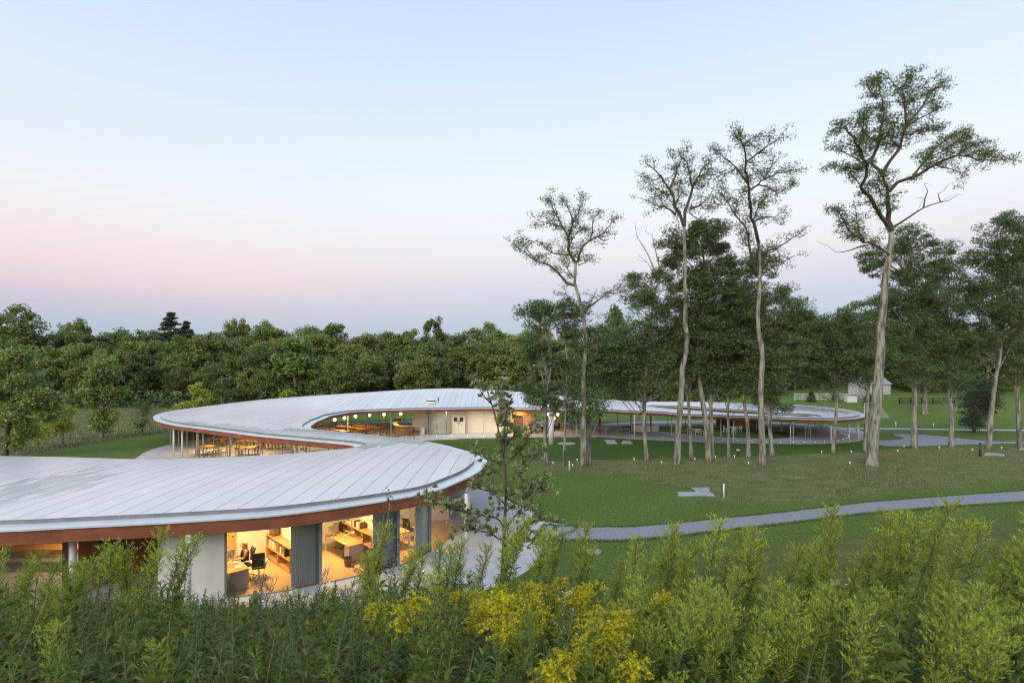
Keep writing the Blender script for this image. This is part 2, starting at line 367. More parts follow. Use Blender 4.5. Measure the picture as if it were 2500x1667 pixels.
# ground material: mown lawn, dry rough grass, long meadow
gm = bpy.data.materials.new('grass_ground'); n, l = nodes(gm); b = n['Principled BSDF']; b.inputs['Roughness'].default_value = 0.9; b.inputs['Specular IOR Level'].default_value = 0.1
geo = n.new('ShaderNodeNewGeometry')
def noise(scale, stretch=None, detail=5, rough=0.55):
    t = n.new('ShaderNodeTexNoise'); t.inputs['Scale'].default_value = scale; t.inputs['Detail'].default_value = detail; t.inputs['Roughness'].default_value = rough
    mp = n.new('ShaderNodeMapping'); l.new(geo.outputs['Position'], mp.inputs[0])
    if stretch: mp.inputs['Scale'].default_value = stretch
    l.new(mp.outputs[0], t.inputs['Vector']); return t.outputs['Fac']
def ramp2(fac, stops):
    r = n.new('ShaderNodeValToRGB'); e = r.color_ramp.elements
    while len(e) < len(stops): e.new(0.5)
    for q,(p,c) in zip(e,stops): q.position = p; q.color = (*c,1)
    l.new(fac, r.inputs[0]); return r.outputs[0]
def attr(nm): a = n.new('ShaderNodeAttribute'); a.attribute_name = nm; return a.outputs['Fac']
def mixc(f, a, c, bt='MIX'):
    x = n.new('ShaderNodeMix'); x.data_type = 'RGBA'; x.blend_type = bt
    if isinstance(f, float): x.inputs[0].default_value = f
    else: l.new(f, x.inputs[0])
    l.new(a, x.inputs[6]); l.new(c, x.inputs[7]); return x.outputs[2]
def jag(at, fac, k):                                # ragged edge for a zone
    s = n.new('ShaderNodeMath'); s.operation = 'MULTIPLY_ADD'; s.inputs[1].default_value = k; l.new(fac, s.inputs[0])
    o = n.new('ShaderNodeMath'); o.operation = 'ADD'; l.new(at, o.inputs[0]); s.inputs[2].default_value = -k/2; l.new(s.outputs[0], o.inputs[1])
    mr = n.new('ShaderNodeMapRange'); mr.interpolation_type = 'SMOOTHSTEP'; mr.inputs['From Min'].default_value = 0.3; mr.inputs['From Max'].default_value = 0.7
    l.new(o.outputs[0], mr.inputs['Value']); return mr.outputs[0]
fine = noise(7.0, (1,1,1), 8, 0.7); mid = noise(0.55, None, 5); streak = noise(0.9, (0.55,1.5,1), 9, 0.72); big = noise(0.12, None, 3)
lawn = ramp2(fine, [(0.36,(0.049,0.096,0.016)),(0.5,(0.102,0.172,0.033)),(0.64,(0.180,0.267,0.072))])
lawn = mixc(mid, lawn, ramp2(fine, [(0.36,(0.073,0.118,0.023)),(0.64,(0.199,0.261,0.087))]))
wv = n.new('ShaderNodeTexWave'); wv.inputs['Scale'].default_value = 0.055; wv.inputs['Distortion'].default_value = 1.2; wv.inputs['Detail'].default_value = 2
wmp = n.new('ShaderNodeMapping'); wmp.inputs['Rotation'].default_value = (0,0,0.9); l.new(geo.outputs['Position'], wmp.inputs[0]); l.new(wmp.outputs[0], wv.inputs['Vector'])
lawn = mixc(wv.outputs['Fac'], lawn, mixc(0.30, lawn, ramp2(fine, [(0.36,(0.092,0.139,0.032)),(0.64,(0.232,0.297,0.089))])))   # mowing bands
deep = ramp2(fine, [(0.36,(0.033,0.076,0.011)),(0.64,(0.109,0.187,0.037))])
drygr = ramp2(streak, [(0.32,(0.068,0.118,0.026)),(0.45,(0.122,0.163,0.054)),(0.55,(0.199,0.218,0.103)),(0.66,(0.301,0.316,0.185))])
drygr = mixc(mid, drygr, ramp2(fine, [(0.38,(0.068,0.109,0.028)),(0.62,(0.243,0.267,0.133))]))
meadow = ramp2(streak, [(0.34,(0.078,0.115,0.030)),(0.5,(0.141,0.163,0.058)),(0.64,(0.239,0.235,0.113))])
meadow = mixc(fine, meadow, ramp2(mid, [(0.35,(0.083,0.122,0.033)),(0.65,(0.180,0.180,0.080))]))
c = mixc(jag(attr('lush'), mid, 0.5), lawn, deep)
c = mixc(jag(attr('dry'), streak, 1.5), c, drygr)
c = mixc(jag(attr('mead'), mid, 0.5), c, meadow)
l.new(c, b.inputs['Base Color'])
bp = n.new('ShaderNodeBump'); bp.inputs['Strength'].default_value = 1.0; bp.inputs['Distance'].default_value = 0.2
l.new(noise(4.0,(1,1.6,1),8,0.7), bp.inputs['Height']); l.new(bp.outputs[0], b.inputs['Normal'])
me = np_mesh('ground', np.column_stack([Xr,Yr,Z]), Fq, gm, True)
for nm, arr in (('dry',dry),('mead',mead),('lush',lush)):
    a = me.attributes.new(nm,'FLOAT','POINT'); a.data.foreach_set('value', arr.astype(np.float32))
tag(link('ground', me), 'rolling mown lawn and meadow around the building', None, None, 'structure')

V, T = fill_poly([PAVE], 0, lambda x,y: np.full(len(x),0.02))
tag(link('paving', np_mesh('paving', V, T, M['concrete'])), 'pale concrete paving under and around the roof', None, None, 'structure')
PATHS = catmull(PATH, 1.0)
V, T = fill_poly([PATH], 0, lambda x,y: np.full(len(x),0.028))
tag(link('path', np_mesh('path', V, T, M['path'])), 'bluish asphalt path curving across the lawn', None, None, 'structure')
# lawn island inside the far loop
ISL = catmull([tuple(W(*p)[:2]) for p in [(1510,1041),(1539,1044.6),(1658,1058),(1777,1068),(1896,1070.5),(1930,1067),(1944,1061.5),(1926,1056),(1870,1052.5),(1807,1048.5),(1718,1043),(1611,1041)]], 0.8)
V, T = fill_poly([ISL], 1.0, lambda x,y: np.full(len(x),0.045))
me = np_mesh('lawn_island', V, T, gm); a = me.attributes.new('lush','FLOAT','POINT'); a.data.foreach_set('value', np.full(len(V),0.45,np.float32))
tag(link('lawn', me), 'oval lawn inside the far roof loop', None, None, 'structure')
# gravel plaza and thin path on the right
PLAZA = catmull([tuple(W(*p)[:2]) for p in [(2126,1082),(2160,1089),(2230,1090),(2330,1087),(2500,1083),(2640,1081),(2640,1077),(2500,1078),(2420,1077.5),(2330,1068),(2250,1061),(2180,1059.5),(2177,1062),(2205,1070),(2180,1074),(2126,1075.5)]], 0.8)
V, T = fill_poly([PLAZA], 0, lambda x,y: np.full(len(x),0.024))
tag(link('gravel_court', np_mesh('gravel_court', V, T, M['path'])), 'pale gravel court to the right of the loop', None, None, 'structure')
top = [W(x,1044.2+(x-2080)*0.012) for x in range(2060,2720,40)]; bot = [W(x,1047.2+(x-2080)*0.012) for x in range(2060,2720,40)]
mb = MB(); k = len(top); mb.add([(p.x,p.y,0.03+GZ(p.x,p.y)) for p in top+bot], [(i,i+1,k+i+1,k+i) for i in range(k-1)])
tag(mb.build('footpath', M['concrete']), 'narrow pale footpath beyond the gravel court', None, None, 'structure')

# tufts of longer grass that break up the lawn, most of them in the dry rough
def tufts(n_, box, poly, hmin, hmax, w, keep=1.0):
    x = RNG.uniform(box[0],box[1],n_); y = RNG.uniform(box[2],box[3],n_); ok = ~(in_poly(x,y,PAVE)|in_poly(x,y,PATH)|in_poly(x,y,PLAZA))
    if poly is not None: ok &= in_poly(x,y,poly)
    x,y = x[ok],y[ok]; k = len(x); z = ground_z(x,y)-0.03; h = RNG.uniform(hmin,hmax,k); a = RNG.uniform(0,6.283,k); lx,ly = RNG.normal(0,0.5,k)*h,RNG.normal(0,0.5,k)*h
    V = np.stack([np.column_stack([x-np.cos(a)*w,y-np.sin(a)*w,z]),np.column_stack([x+np.cos(a)*w,y+np.sin(a)*w,z]),np.column_stack([x+lx,y+ly,z+h+0.06])],1).reshape(-1,3)
    return V, np.arange(3*k).reshape(-1,3)
T_DRY = leaf_mat('rough_grass_blades',(0.085,0.140,0.034),(0.21,0.235,0.10),0.2,c3=(0.31,0.29,0.175)); T_LAWN = leaf_mat('lawn_blades',(0.068,0.128,0.022),(0.150,0.232,0.056),0.2)
tag(link('rough_grass', np_mesh('rough_grass',*tufts(120000,(1,75,29,56),DRY,0.04,0.13,0.022),T_DRY)),'tufts of dry rough grass under the tall trees',None,None,'stuff')
def edge_tufts(poly, n_, box):                       # grass creeping over the paved edges
    a = np.asarray(poly)[:, :2]; b_ = np.roll(a,-1,axis=0); ln = np.linalg.norm(b_-a,axis=1); mid_ = (a+b_)/2
    ok = (mid_[:,0] > box[0]) & (mid_[:,0] < box[1]) & (mid_[:,1] > box[2]) & (mid_[:,1] < box[3]); pr = ln*ok; idx = RNG.choice(len(a),n_,p=pr/pr.sum()); t = RNG.random((n_,1))
    q = a[idx]*(1-t)+b_[idx]*t; d = unit(b_[idx]-a[idx]); q = q + np.column_stack([-d[:,1],d[:,0]])*RNG.normal(0,0.07,(n_,1)); k = n_
    h = RNG.uniform(0.03,0.12,k); a_ = RNG.uniform(0,6.283,k); w = 0.02; z = np.zeros(k); lx,ly = RNG.normal(0,0.4,k)*h,RNG.normal(0,0.4,k)*h
    V = np.stack([np.column_stack([q[:,0]-np.cos(a_)*w,q[:,1]-np.sin(a_)*w,z]),np.column_stack([q[:,0]+np.cos(a_)*w,q[:,1]+np.sin(a_)*w,z]),np.column_stack([q[:,0]+lx,q[:,1]+ly,z+h+0.03])],1).reshape(-1,3)
    return V, np.arange(3*k).reshape(-1,3)
VV = []; FF = []; n0 = 0
for V,T in (edge_tufts(PATH,16000,(1,60,20,45)), edge_tufts(PAVE,9000,(-6,60,22,64)), edge_tufts(PLAZA,3000,(30,90,50,80))):
    VV.append(V); FF.append(T+n0); n0 += len(V)
for a in [(60000,(-8,60,19,60),None,0.02,0.06,0.018)]:
    V,T = tufts(*a); VV.append(V); FF.append(T+n0); n0 += len(V)
tag(link('meadow_grass', np_mesh('meadow_grass',*tufts(60000,(-75,-20,40,112),MEAD_L,0.08,0.30,0.05),T_DRY)),'long dry grass of the left meadow',None,None,'stuff')
tag(link('lawn_grass', np_mesh('lawn_grass',np.vstack(VV),np.vstack(FF),T_LAWN)),'short blades of lawn grass',None,None,'stuff')
# ================================================================ the winding building: roof
def E(px, py, z): p = W(px, py, z); return (p.x, p.y, z)
OUT = [E(*q) for q in [(350,1277,3.1),(525,1267,3.1),(650,1258.5,3.1),(800,1241,3.1),(950,1219,3.1),(1059,1198,3.1),(1119,1175,3.1),(1158,1157,3.1),(1182,1139,3.1),(1189,1125,3.1),(1178,1115,3.1),(1154,1105,3.1),(1123,1096,3.1),(1079,1084.5,3.1),(1032,1076.5,3.1),(950,1066,3.1),(870,1057.5,3.1),(800,1050.5,3.1),
    (768,1047,3.1),(758,1043,3.12),(764,1035,3.15),(781,1025,3.2),(820,1012,3.3),(875,1004,3.36),(1000,999,3.4),(1187,996.5,3.4),(1342,999,3.35),(1453,1002,3.28),(1569,1006,3.15),(1718,1015,2.95),(1837,1019,2.85),(1956,1023,2.8),(2045,1024,2.78),(2098,1020,2.76),(2117,1014.5,2.75),(2105,1008.5,2.75),(2075,1001,2.75),(2015,994.5,2.75),(1956,990,2.75)]]
OUT += [(38,82,2.8),(30,82.5,2.85),(22,81.5,3.0),(14,81,3.2),(5,82,3.4),(-8,84,3.5),(-20,83.5,3.4),(-31,80,3.3),(-39,74.5,3.2),(-41.8,67,3.1),(-40,60,3.1)]
OUT += [E(*q) for q in [(376,1024,3.1),(395,1031,3.1),(430,1038,3.1),(488,1045,3.1),(560,1054.5,3.1),(626,1063,3.1),(700,1070,3.1),(765,1076,3.1),(820,1081,3.1),(856,1085.5,3.1),(868,1090,3.1),(845,1095,3.1),(780,1102,3.1),(700,1109,3.1),(560,1116,3.1),(400,1121.5,3.1)]]
OUT += [(-25,30.2,3.1),(-33,30.8,3.1),(-45,30.5,3.1),(-45.5,16.2,3.1),(-33,16.0,3.1),(-25,16.05,3.1)] + [E(0,1294,3.1), E(175,1285.5,3.1)]
OUTC = np.array(OUT)
OUT2 = catmull(OUTC, 0.45)
if area2(OUT2) < 0: OUT2 = OUT2[::-1].copy()
HOL = np.array([E(*q) for q in [(1968,1013.5,2.8),(1940,1012.5,2.8),(1908,1011,2.82),(1837,1004.5,2.88),(1736,998.5,2.98),(1660,993,3.05)]] + [(19.5,74,3.05),(20.5,69.5,3.03),(23.5,66,2.98)] + [(27,63.2,2.9),(31,60.8,2.84),(33.5,59.2,2.8)])
HOL2 = catmull(HOL, 0.45)
if area2(HOL2) > 0: HOL2 = HOL2[::-1].copy()          # clockwise: 'inward' of the roof is away from the opening
ctrl = np.vstack([OUTC, HOL])
def ze(x, y):
    x = np.asarray(x,float); y = np.asarray(y,float); d2 = (x[...,None]-ctrl[:,0])**2 + (y[...,None]-ctrl[:,1])**2 + 0.5
    w = d2**-1.7; return (w*ctrl[:,2]).sum(-1)/w.sum(-1)
LOOPS = [OUT2, HOL2]
for L in LOOPS: L[:,2] = ze(L[:,0],L[:,1])
def edge_d(x, y): return np.minimum(dist_line(np.asarray(x,float),np.asarray(y,float),OUT2), dist_line(np.asarray(x,float),np.asarray(y,float),HOL2))
INS = 0.72
def roof_z(x, y):
    x = np.asarray(x,float); y = np.asarray(y,float)
    d = np.maximum(edge_d(x,y)-INS, 0)
    A = 0.26 + 0.35*np.exp(-((x-27)/13)**2 - ((y-78)/6)**2) + 2.05*np.exp(-((x+7)/17)**2 - ((y-75)/9.5)**2) + 0.75*np.exp(-((x+29)/13)**2 - ((y-71)/9)**2) + 0.15*np.exp(-((x-12)/9)**2 - ((y-75)/9)**2)
    return ze(x,y) + 0.13 + A*(1-np.exp(-d/4.0))

bld = thing('curved_roof_building', 'long winding glass building with pale metal roof and rust edge', 'building')
def ring(d0, z0, d1, z1, m, name, parent, smooth=True):
    mb = MB()
    for L in LOOPS:
        a = offset_in(L, d0); b_ = offset_in(L, d1); k = len(L)
        mb.add([(p[0],p[1],p[2]+z0) for p in a] + [(p[0],p[1],p[2]+z1) for p in b_], [(i,(i+1)%k,k+(i+1)%k,k+i) for i in range(k)])
    o = mb.build(name, m, parent); 
    if smooth: o.data.shade_smooth()
    return o
def fh(x, y): return 0.47 - 0.15*np.clip((np.asarray(y,float)-28)/30,0,1)
inset = [offset_in(L, INS) for L in LOOPS]
V, T = fill_poly([p[:, :2] for p in inset], 1.0, lambda x,y: roof_z(x,y)-0.045)
roof = link('roof', np_mesh('roof', V, T, M['deck']), bld)
V, T = fill_poly([offset_in(L,0.05)[:, :2] for L in LOOPS], 2.0, lambda x,y: ze(x,y)-fh(x,y))
link('soffit', np_mesh('soffit', V, T[:, ::-1], M['soffit']), roof)
mb = MB()
for L in LOOPS:
    a = offset_in(L,0.06); k = len(L); mb.add([(q[0],q[1],q[2]-float(fh(q[0],q[1]))-0.02) for q in a]+[(q[0],q[1],q[2]-0.055) for q in a],[(i,(i+1)%k,k+(i+1)%k,k+i) for i in range(k)])
mb.build('fascia', M['fascia'], roof, True)
# gutter ledge with a thin white lip
mb = MB()
for L in LOOPS:
    a = L; k = len(L); bb = offset_in(L,0.03); cc = offset_in(L, INS+0.03); dd = offset_in(L,0.09)
    mb.add([(p[0],p[1],p[2]-0.07) for p in dd]+[(p[0],p[1],p[2]-0.06) for p in a]+[(p[0],p[1],p[2]+0.0) for p in a]+[(p[0],p[1],p[2]-0.012) for p in bb]+[(p[0],p[1],p[2]-0.012) for p in cc],
           [(r*k+i, r*k+(i+1)%k, (r+1)*k+(i+1)%k, (r+1)*k+i) for r in range(4) for i in range(k)])
mb.build('gutter', M['ledge'], roof)
ring(INS, -0.012, INS, 0.125, M['step'], 'edge_upstand', roof)

# roof panels: parallel standing strips, pale, with tree reflections painted in as grey patches
pm = bpy.data.materials.new('reflection_tinted_aluminium'); n, l = nodes(pm); b = n['Principled BSDF']
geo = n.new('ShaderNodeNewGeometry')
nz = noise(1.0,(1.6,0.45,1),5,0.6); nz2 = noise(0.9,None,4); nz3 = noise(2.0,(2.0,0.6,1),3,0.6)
a_d = attr('painted_reflection')
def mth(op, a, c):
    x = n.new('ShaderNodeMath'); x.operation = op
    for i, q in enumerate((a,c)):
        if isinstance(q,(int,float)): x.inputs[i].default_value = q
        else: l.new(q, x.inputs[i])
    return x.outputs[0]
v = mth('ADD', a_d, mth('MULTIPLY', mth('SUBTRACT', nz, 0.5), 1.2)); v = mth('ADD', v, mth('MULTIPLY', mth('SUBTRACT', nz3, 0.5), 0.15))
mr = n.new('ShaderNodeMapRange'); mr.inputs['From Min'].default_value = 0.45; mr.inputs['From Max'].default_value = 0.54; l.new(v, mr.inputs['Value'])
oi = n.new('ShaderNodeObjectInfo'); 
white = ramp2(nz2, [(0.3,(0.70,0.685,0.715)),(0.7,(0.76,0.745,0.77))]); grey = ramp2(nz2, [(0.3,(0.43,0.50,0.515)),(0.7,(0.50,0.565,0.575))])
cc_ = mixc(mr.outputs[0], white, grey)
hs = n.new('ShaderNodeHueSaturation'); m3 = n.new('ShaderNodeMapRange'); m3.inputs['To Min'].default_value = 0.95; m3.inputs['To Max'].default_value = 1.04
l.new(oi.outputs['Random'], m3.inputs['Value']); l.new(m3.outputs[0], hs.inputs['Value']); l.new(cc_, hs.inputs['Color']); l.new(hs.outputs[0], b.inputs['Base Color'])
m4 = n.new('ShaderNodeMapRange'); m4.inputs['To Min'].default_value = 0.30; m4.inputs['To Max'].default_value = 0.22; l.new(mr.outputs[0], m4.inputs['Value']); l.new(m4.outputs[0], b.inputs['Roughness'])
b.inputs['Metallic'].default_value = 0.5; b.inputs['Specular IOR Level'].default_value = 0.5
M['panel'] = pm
def painted_reflection(x, y):  # mask for the reflected trees tinted into the panel colour
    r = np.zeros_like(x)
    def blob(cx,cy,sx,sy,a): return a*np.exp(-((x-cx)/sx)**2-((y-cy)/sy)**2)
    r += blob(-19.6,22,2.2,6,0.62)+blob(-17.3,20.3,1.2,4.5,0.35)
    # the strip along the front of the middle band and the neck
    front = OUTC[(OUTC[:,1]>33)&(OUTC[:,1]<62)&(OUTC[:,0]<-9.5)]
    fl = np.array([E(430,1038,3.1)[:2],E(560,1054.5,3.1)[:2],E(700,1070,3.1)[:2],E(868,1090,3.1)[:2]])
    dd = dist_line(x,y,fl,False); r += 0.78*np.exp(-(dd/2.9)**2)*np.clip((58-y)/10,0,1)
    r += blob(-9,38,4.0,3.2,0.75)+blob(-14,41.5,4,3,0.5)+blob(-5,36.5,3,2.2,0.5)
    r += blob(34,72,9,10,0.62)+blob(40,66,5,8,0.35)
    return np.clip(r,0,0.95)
IN0 = offset_in(OUT2, INS-0.04); IN1 = offset_in(HOL2, INS-0.04)
def crossings(x):
    ys = []
    for L in (IN0, IN1):
        x1,y1 = L[:,0],L[:,1]; x2,y2 = np.roll(x1,-1),np.roll(y1,-1)
        k = (x1 > x) != (x2 > x); ys += list(y1[k] + (x-x1[k])*(y2[k]-y1[k])/(x2[k]-x1[k]))
    ys.sort(); return [(ys[i],ys[i+1]) for i in range(0,len(ys)-1,2)]
PW, GAP, NS = 0.73, 0.017, 5
xs0, xs1 = IN0[:,0].min(), IN0[:,0].max()
kx = int(math.floor(xs0/PW)); panels = []
while kx*PW < xs1:
    x0 = kx*PW+GAP/2; x1 = (kx+1)*PW-GAP/2; kx += 1
    if x1 < -33: pass
    cols = [x0+(x1-x0)*i/NS for i in range(NS+1)]
    ivs = [crossings(x) for x in cols]
    chains = []; live = [[(0,q)] for q in ivs[0]]     # link matching intervals across the strip
    for ci in range(1, NS+1):
        A_, B_ = [c[-1][1] for c in live], ivs[ci]
        ov = lambda p, q: min(p[1],q[1])-max(p[0],q[0]) > 0.25
        nxt = []; done = set(); killed = set()
        for i, p in enumerate(A_):
            hb = [j for j,q in enumerate(B_) if ov(p,q)]
            if len(hb) == 1:
                ha = [k for k,r in enumerate(A_) if ov(r,B_[hb[0]])]
                if len(ha) == 1: live[i].append((ci,B_[hb[0]])); nxt.append(live[i]); done.add(hb[0]); killed.add(i)
                elif i == ha[0]:                      # several strips run together
                    j = hb[0]; cuts = [B_[j][0]] + [(A_[ha[k]][1]+A_[ha[k+1]][0])/2 for k in range(len(ha)-1)] + [B_[j][1]]
                    for k, h in enumerate(ha): live[h].append((ci,(cuts[k],cuts[k+1]))); chains.append(live[h]); killed.add(h)
            elif len(hb) > 1:                         # a strip parts round an opening
                cuts = [p[0]] + [(B_[hb[k]][1]+B_[hb[k+1]][0])/2 for k in range(len(hb)-1)] + [p[1]]
                chains.append(live[i]); killed.add(i)
                for k, j in enumerate(hb): nxt.append([(ci-1,(cuts[k],cuts[k+1])),(ci,B_[j])]); done.add(j)
        for i in range(len(A_)):
            if i not in killed: chains.append(live[i])
        for j in range(len(B_)):
            if j not in done: nxt.append([(ci,B_[j])])
        live = nxt
    chains += live
    for ch in chains:
        if len(ch) < 2: continue
        ya = np.array([c[1][0] for c in ch]); yb = np.array([c[1][1] for c in ch]); xx = np.array([cols[c[0]] for c in ch])
        ln = (yb-ya).max()
        m_ = max(3, int(ln/0.9))
        t = np.linspace(0,1,m_+1)
        t = 0.5*(t + (1-np.cos(np.pi*t))/2)
        GXp = np.repeat(xx[:,None],m_+1,1); GYp = ya[:,None] + (yb-ya)[:,None]*t[None,:]
        panels.append((GXp,GYp))
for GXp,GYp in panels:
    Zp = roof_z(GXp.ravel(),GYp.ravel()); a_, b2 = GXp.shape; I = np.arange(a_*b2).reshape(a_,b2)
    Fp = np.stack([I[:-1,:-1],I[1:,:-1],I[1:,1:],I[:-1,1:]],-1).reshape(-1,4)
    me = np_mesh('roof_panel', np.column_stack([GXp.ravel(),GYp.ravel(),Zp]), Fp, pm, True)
    at = me.attributes.new('painted_reflection','FLOAT','POINT'); at.data.foreach_set('value', painted_reflection(GXp.ravel(),GYp.ravel()).astype(np.float32))
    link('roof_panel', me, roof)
print('roof panels', len(panels))

# roof vent boxes on the far ridge
def roof_pt(px, py):
    lo = None
    for d in np.arange(58,90,0.1):
        p = P(px,py,d)
        if p.z <= float(roof_z(np.array([p.x]),np.array([p.y]))[0]): return p
    return P(px,py,74)
p = roof_pt(1052,983)
v_ = thing('roof_vent', 'low white vent box with dark slot on the far roof', 'vent', (p.x,p.y,p.z-0.05))
MB().box(-0.55,0.55,-0.4,0.4,0,0.22).build('base', M['white'], v_); MB().box(-0.5,0.5,-0.36,0.36,0.22,0.34).build('slot', M['dark'], v_)
MB().box(-0.42,0.42,-0.3,0.3,0.34,0.52).build('cap', M['white'], v_)
p = roof_pt(1070.5,979)
v_ = thing('vent_pipe', 'short dark vent pipe standing beside the white roof vent', 'pipe', (p.x,p.y,p.z-0.05))
MB().lathe([(0.05,0),(0.05,0.38)],8).build('pipe', M['dark'], v_); MB().lathe([(0.09,0.38),(0.09,0.44),(0.02,0.5)],8).build('cowl', M['dark'], v_)
# ================================================================ the building below its roof
IDX = lambda p: int(np.argmin((OUT2[:,0]-p[0])**2+(OUT2[:,1]-p[1])**2))
def seg(p, q, d):                                     # stretch of the eave from p to q, moved in by d
    i, j = IDX(p), IDX(q); L = offset_in(OUT2, d); k = len(L)
    ids = [(i+t) % k for t in range((j-i) % k + 1)]; return L[ids]
def cut(line, step):                                  # split a polyline into runs of about step metres
    ds = np.concatenate([[0], np.cumsum(np.linalg.norm(np.diff(line[:,:2],axis=0),axis=1))]); nseg = max(1,int(round(ds[-1]/step)))
    out = []
    for i in range(nseg):
        s = np.linspace(ds[-1]*i/nseg, ds[-1]*(i+1)/nseg, 5); out.append(np.column_stack([np.interp(s,ds,line[:,0]),np.interp(s,ds,line[:,1])]))
    return out
SOF = lambda x, y: float(ze(np.array([x]),np.array([y]))[0]) - float(fh(x,y))
def pane_run(line, step, m=None, frame=True):
    for run in cut(line, step):
        mb = MB(); z1 = [SOF(p[0],p[1]) for p in run]; k = len(run)
        mb.add([(p[0],p[1],0.03) for p in run]+[(p[0],p[1],z) for p,z in zip(run,z1)], [(i,i+1,k+i+1,k+i) for i in range(k-1)])
        g = mb.build('glass_pane', m or M['glass'], bld, True)
        if frame:
            p = run[0]; MB().box(-0.025,0.025,-0.025,0.025,0.02,z1[0]-0.003).build('mullion', M['mullion'], g, loc=(p[0],p[1],0))
def column(x, y, r=0.055, m=None, name='column'):
    return MB().lathe([(r,0.02),(r,SOF(x,y)+0.0)],10).build(name, m or M['white_steel'], bld, True, (x,y,0))

# --- commons glazing: round the back, the left tip and the front of the middle band
com = seg((-14,84), E(770,1076.5,3.1), 1.55); pane_run(com, 2.6)
hol2 = seg(E(900,1061,3.1), E(1005,998.8,3.1), 1.5); pane_run(hol2, 2.8)
for px, py in [(424,1113),(445,1116.5),(496,1117),(562,1114.5),(630,1112),(725,1108),(738,1107.5),(481,1114)]:
    q = W(px, py); column(q.x, q.y, 0.075)
for px, py in [(820,1049),(849,1060),(937,1057),(955,1059)]:
    q = W(px, py); column(q.x, q.y, 0.09, M['rust_post'] if px in (820,937) else M['white_steel'], 'post' if px in (820,937) else 'column')
# --- far loop columns
for px, py in [(1407,1065),(1549,1071),(1542,1053),(1640,1063),(1760,1070.5),(1791,1079),(1749,1040),(1674,1038),(1630,1037),(1508,1041),(1847,1050),(1908,1054),(1930,1083),(1937,1072),(1966,1066),(1973,1062),(1979,1065),(2029,1083),(2070,1056),(2074,1077),(2092,1063),(2096,1071),(1880,1047),(1990,1052)]:
    q = W(px, py); column(q.x, q.y, 0.06)
for px, py in [(1463,1057),(1466,1062),(1541,1050),(1589,1055)]:
    q = W(px, py); column(q.x, q.y, 0.09, M['rust_post'], 'post')
# --- near columns beside the offices
for px, py, r in [(178,1498,0.11),(460,1502,0.085),(1138,1352,0.075),(1145,1300,0.06)]:
    q = W(px, py); column(q.x, q.y, r)
q = W(178,1498)
MB().obox((q.x+0.03,q.y+0.05,2.56),(q.x+0.75,q.y+0.55,2.52),0.12,0.12).build('bracket', M['white_steel'], bld)

# --- the core: cream wall, doors, timber-lined lobby
core = thing('service_core', 'cream panelled core with doors beneath the far roof', 'building core')
fl = [W(1007,1057.8), W(1050,1058.3), W(1140,1057), W(1244,1056.6)]
zt = min(SOF(p.x,p.y) for p in fl)-0.004
def wallpart(pts, m, name, parent, z1=None, th=0.16, z0=0.02): return MB().wall([(p[0],p[1]) for p in pts], z0, z1 or zt, th).build(name, m, parent)
lin = [(p.x,p.y+0.1) for p in fl]
wallpart(lin, M['wall_cream'], 'front_wall', core)
wallpart([lin[0],(lin[0][0]-0.6,lin[0][1]+9)], M['wood'], 'side_wall', core)
wallpart([(lin[0][0]-0.6,lin[0][1]+9.05),(lin[-1][0]+2,lin[0][1]+9.3)], M['wall_cream'], 'back_wall', core)
for px in (1136.5,1180,1092):
    q = W(px,1057.2); MB().box(-0.012,0.012,-0.012,0.012,0.02,zt-0.01).build('joint', M['mullion'], core, loc=(q.x,q.y-0.06,0))
def at_px(x, d): return Vector(((x-CX)/F*d, d, 0))
# white double door with square windows
d0 = 67.9
dd = thing('double_door', 'cream double door with two square windows in core wall', 'door', at_px(1119.5,d0))
for sx in (-1,1):
    lf = MB().box(min(0.01*sx,0.86*sx),max(0.01*sx,0.86*sx),-0.03,0.03,0.03,2.25).build('door_leaf', M['wall_cream'], dd)
    MB().box(min(0.14*sx,0.62*sx),max(0.14*sx,0.62*sx),-0.045,-0.032,1.55,2.08).build('window', M['dark'], lf)
    MB().obox((0.07*sx,-0.07,1.3),(0.07*sx,-0.07,1.65),0.03,0.03).build('handle', M['dark'], lf)
# glass entrance box
eb = thing('glass_entrance', 'glazed entrance box with long pull handles before the core', 'entrance', at_px(1067.5,66.6))
w2 = (1090-1045)/F*66.6/2
for x in (-w2,-0.03,w2): MB().box(x-0.03,x+0.03,-0.03,0.03,0.02,zt-0.01).build('frame', M['mullion'], eb)
MB().box(-w2+0.03,w2-0.03,-0.03,0.03,2.38,2.44).build('transom', M['mullion'], eb)
MB().box(-w2+0.03,w2-0.03,-0.03,0.03,0.02,0.07).build('threshold', M['mullion'], eb)
for a,b_ in ((-w2+0.03,-0.06),(0.0,w2-0.03)): MB().box(a,b_,-0.006,0.006,0.07,2.38).build('door_pane', M['glass'], eb)
for x in (-w2,w2): MB().box(x-0.006,x+0.006,0.03,1.2,0.07,zt-0.02).build('side_pane', M['glass'], eb)
for x in (-0.13,0.07): MB().obox((x,-0.06,0.8),(x,-0.06,1.4),0.035,0.035).build('pull_handle', M['dark'], eb)
# timber lobby
lob = thing('timber_lobby', 'warmly lit timber lobby with dark doorway beside the core', 'lobby', at_px(1277,67.3))
k = 67.3/F
def lbx(px): return (px-1277)*k
wallh = SOF(lob.location.x, 67.3)-0.006
MB().box(lbx(1246),lbx(1254),0.0,0.15,0.02,wallh).build('wall_panel', M['wood'], lob)
MB().box(lbx(1254),lbx(1277),0.0,0.15,2.32,wallh).build('lintel', M['wood'], lob)
MB().box(lbx(1254),lbx(1277),0.25,0.32,0.02,2.32).build('door', M['wood_dark'], lob)
MB().box(lbx(1277),lbx(1307),0.002,0.152,0.02,wallh-0.002).build('wall_panel', M['wood'], lob)
MB().box(lbx(1279),lbx(1281),-0.02,0.0,0.02,2.35).build('door_frame', M['mullion'], lob)
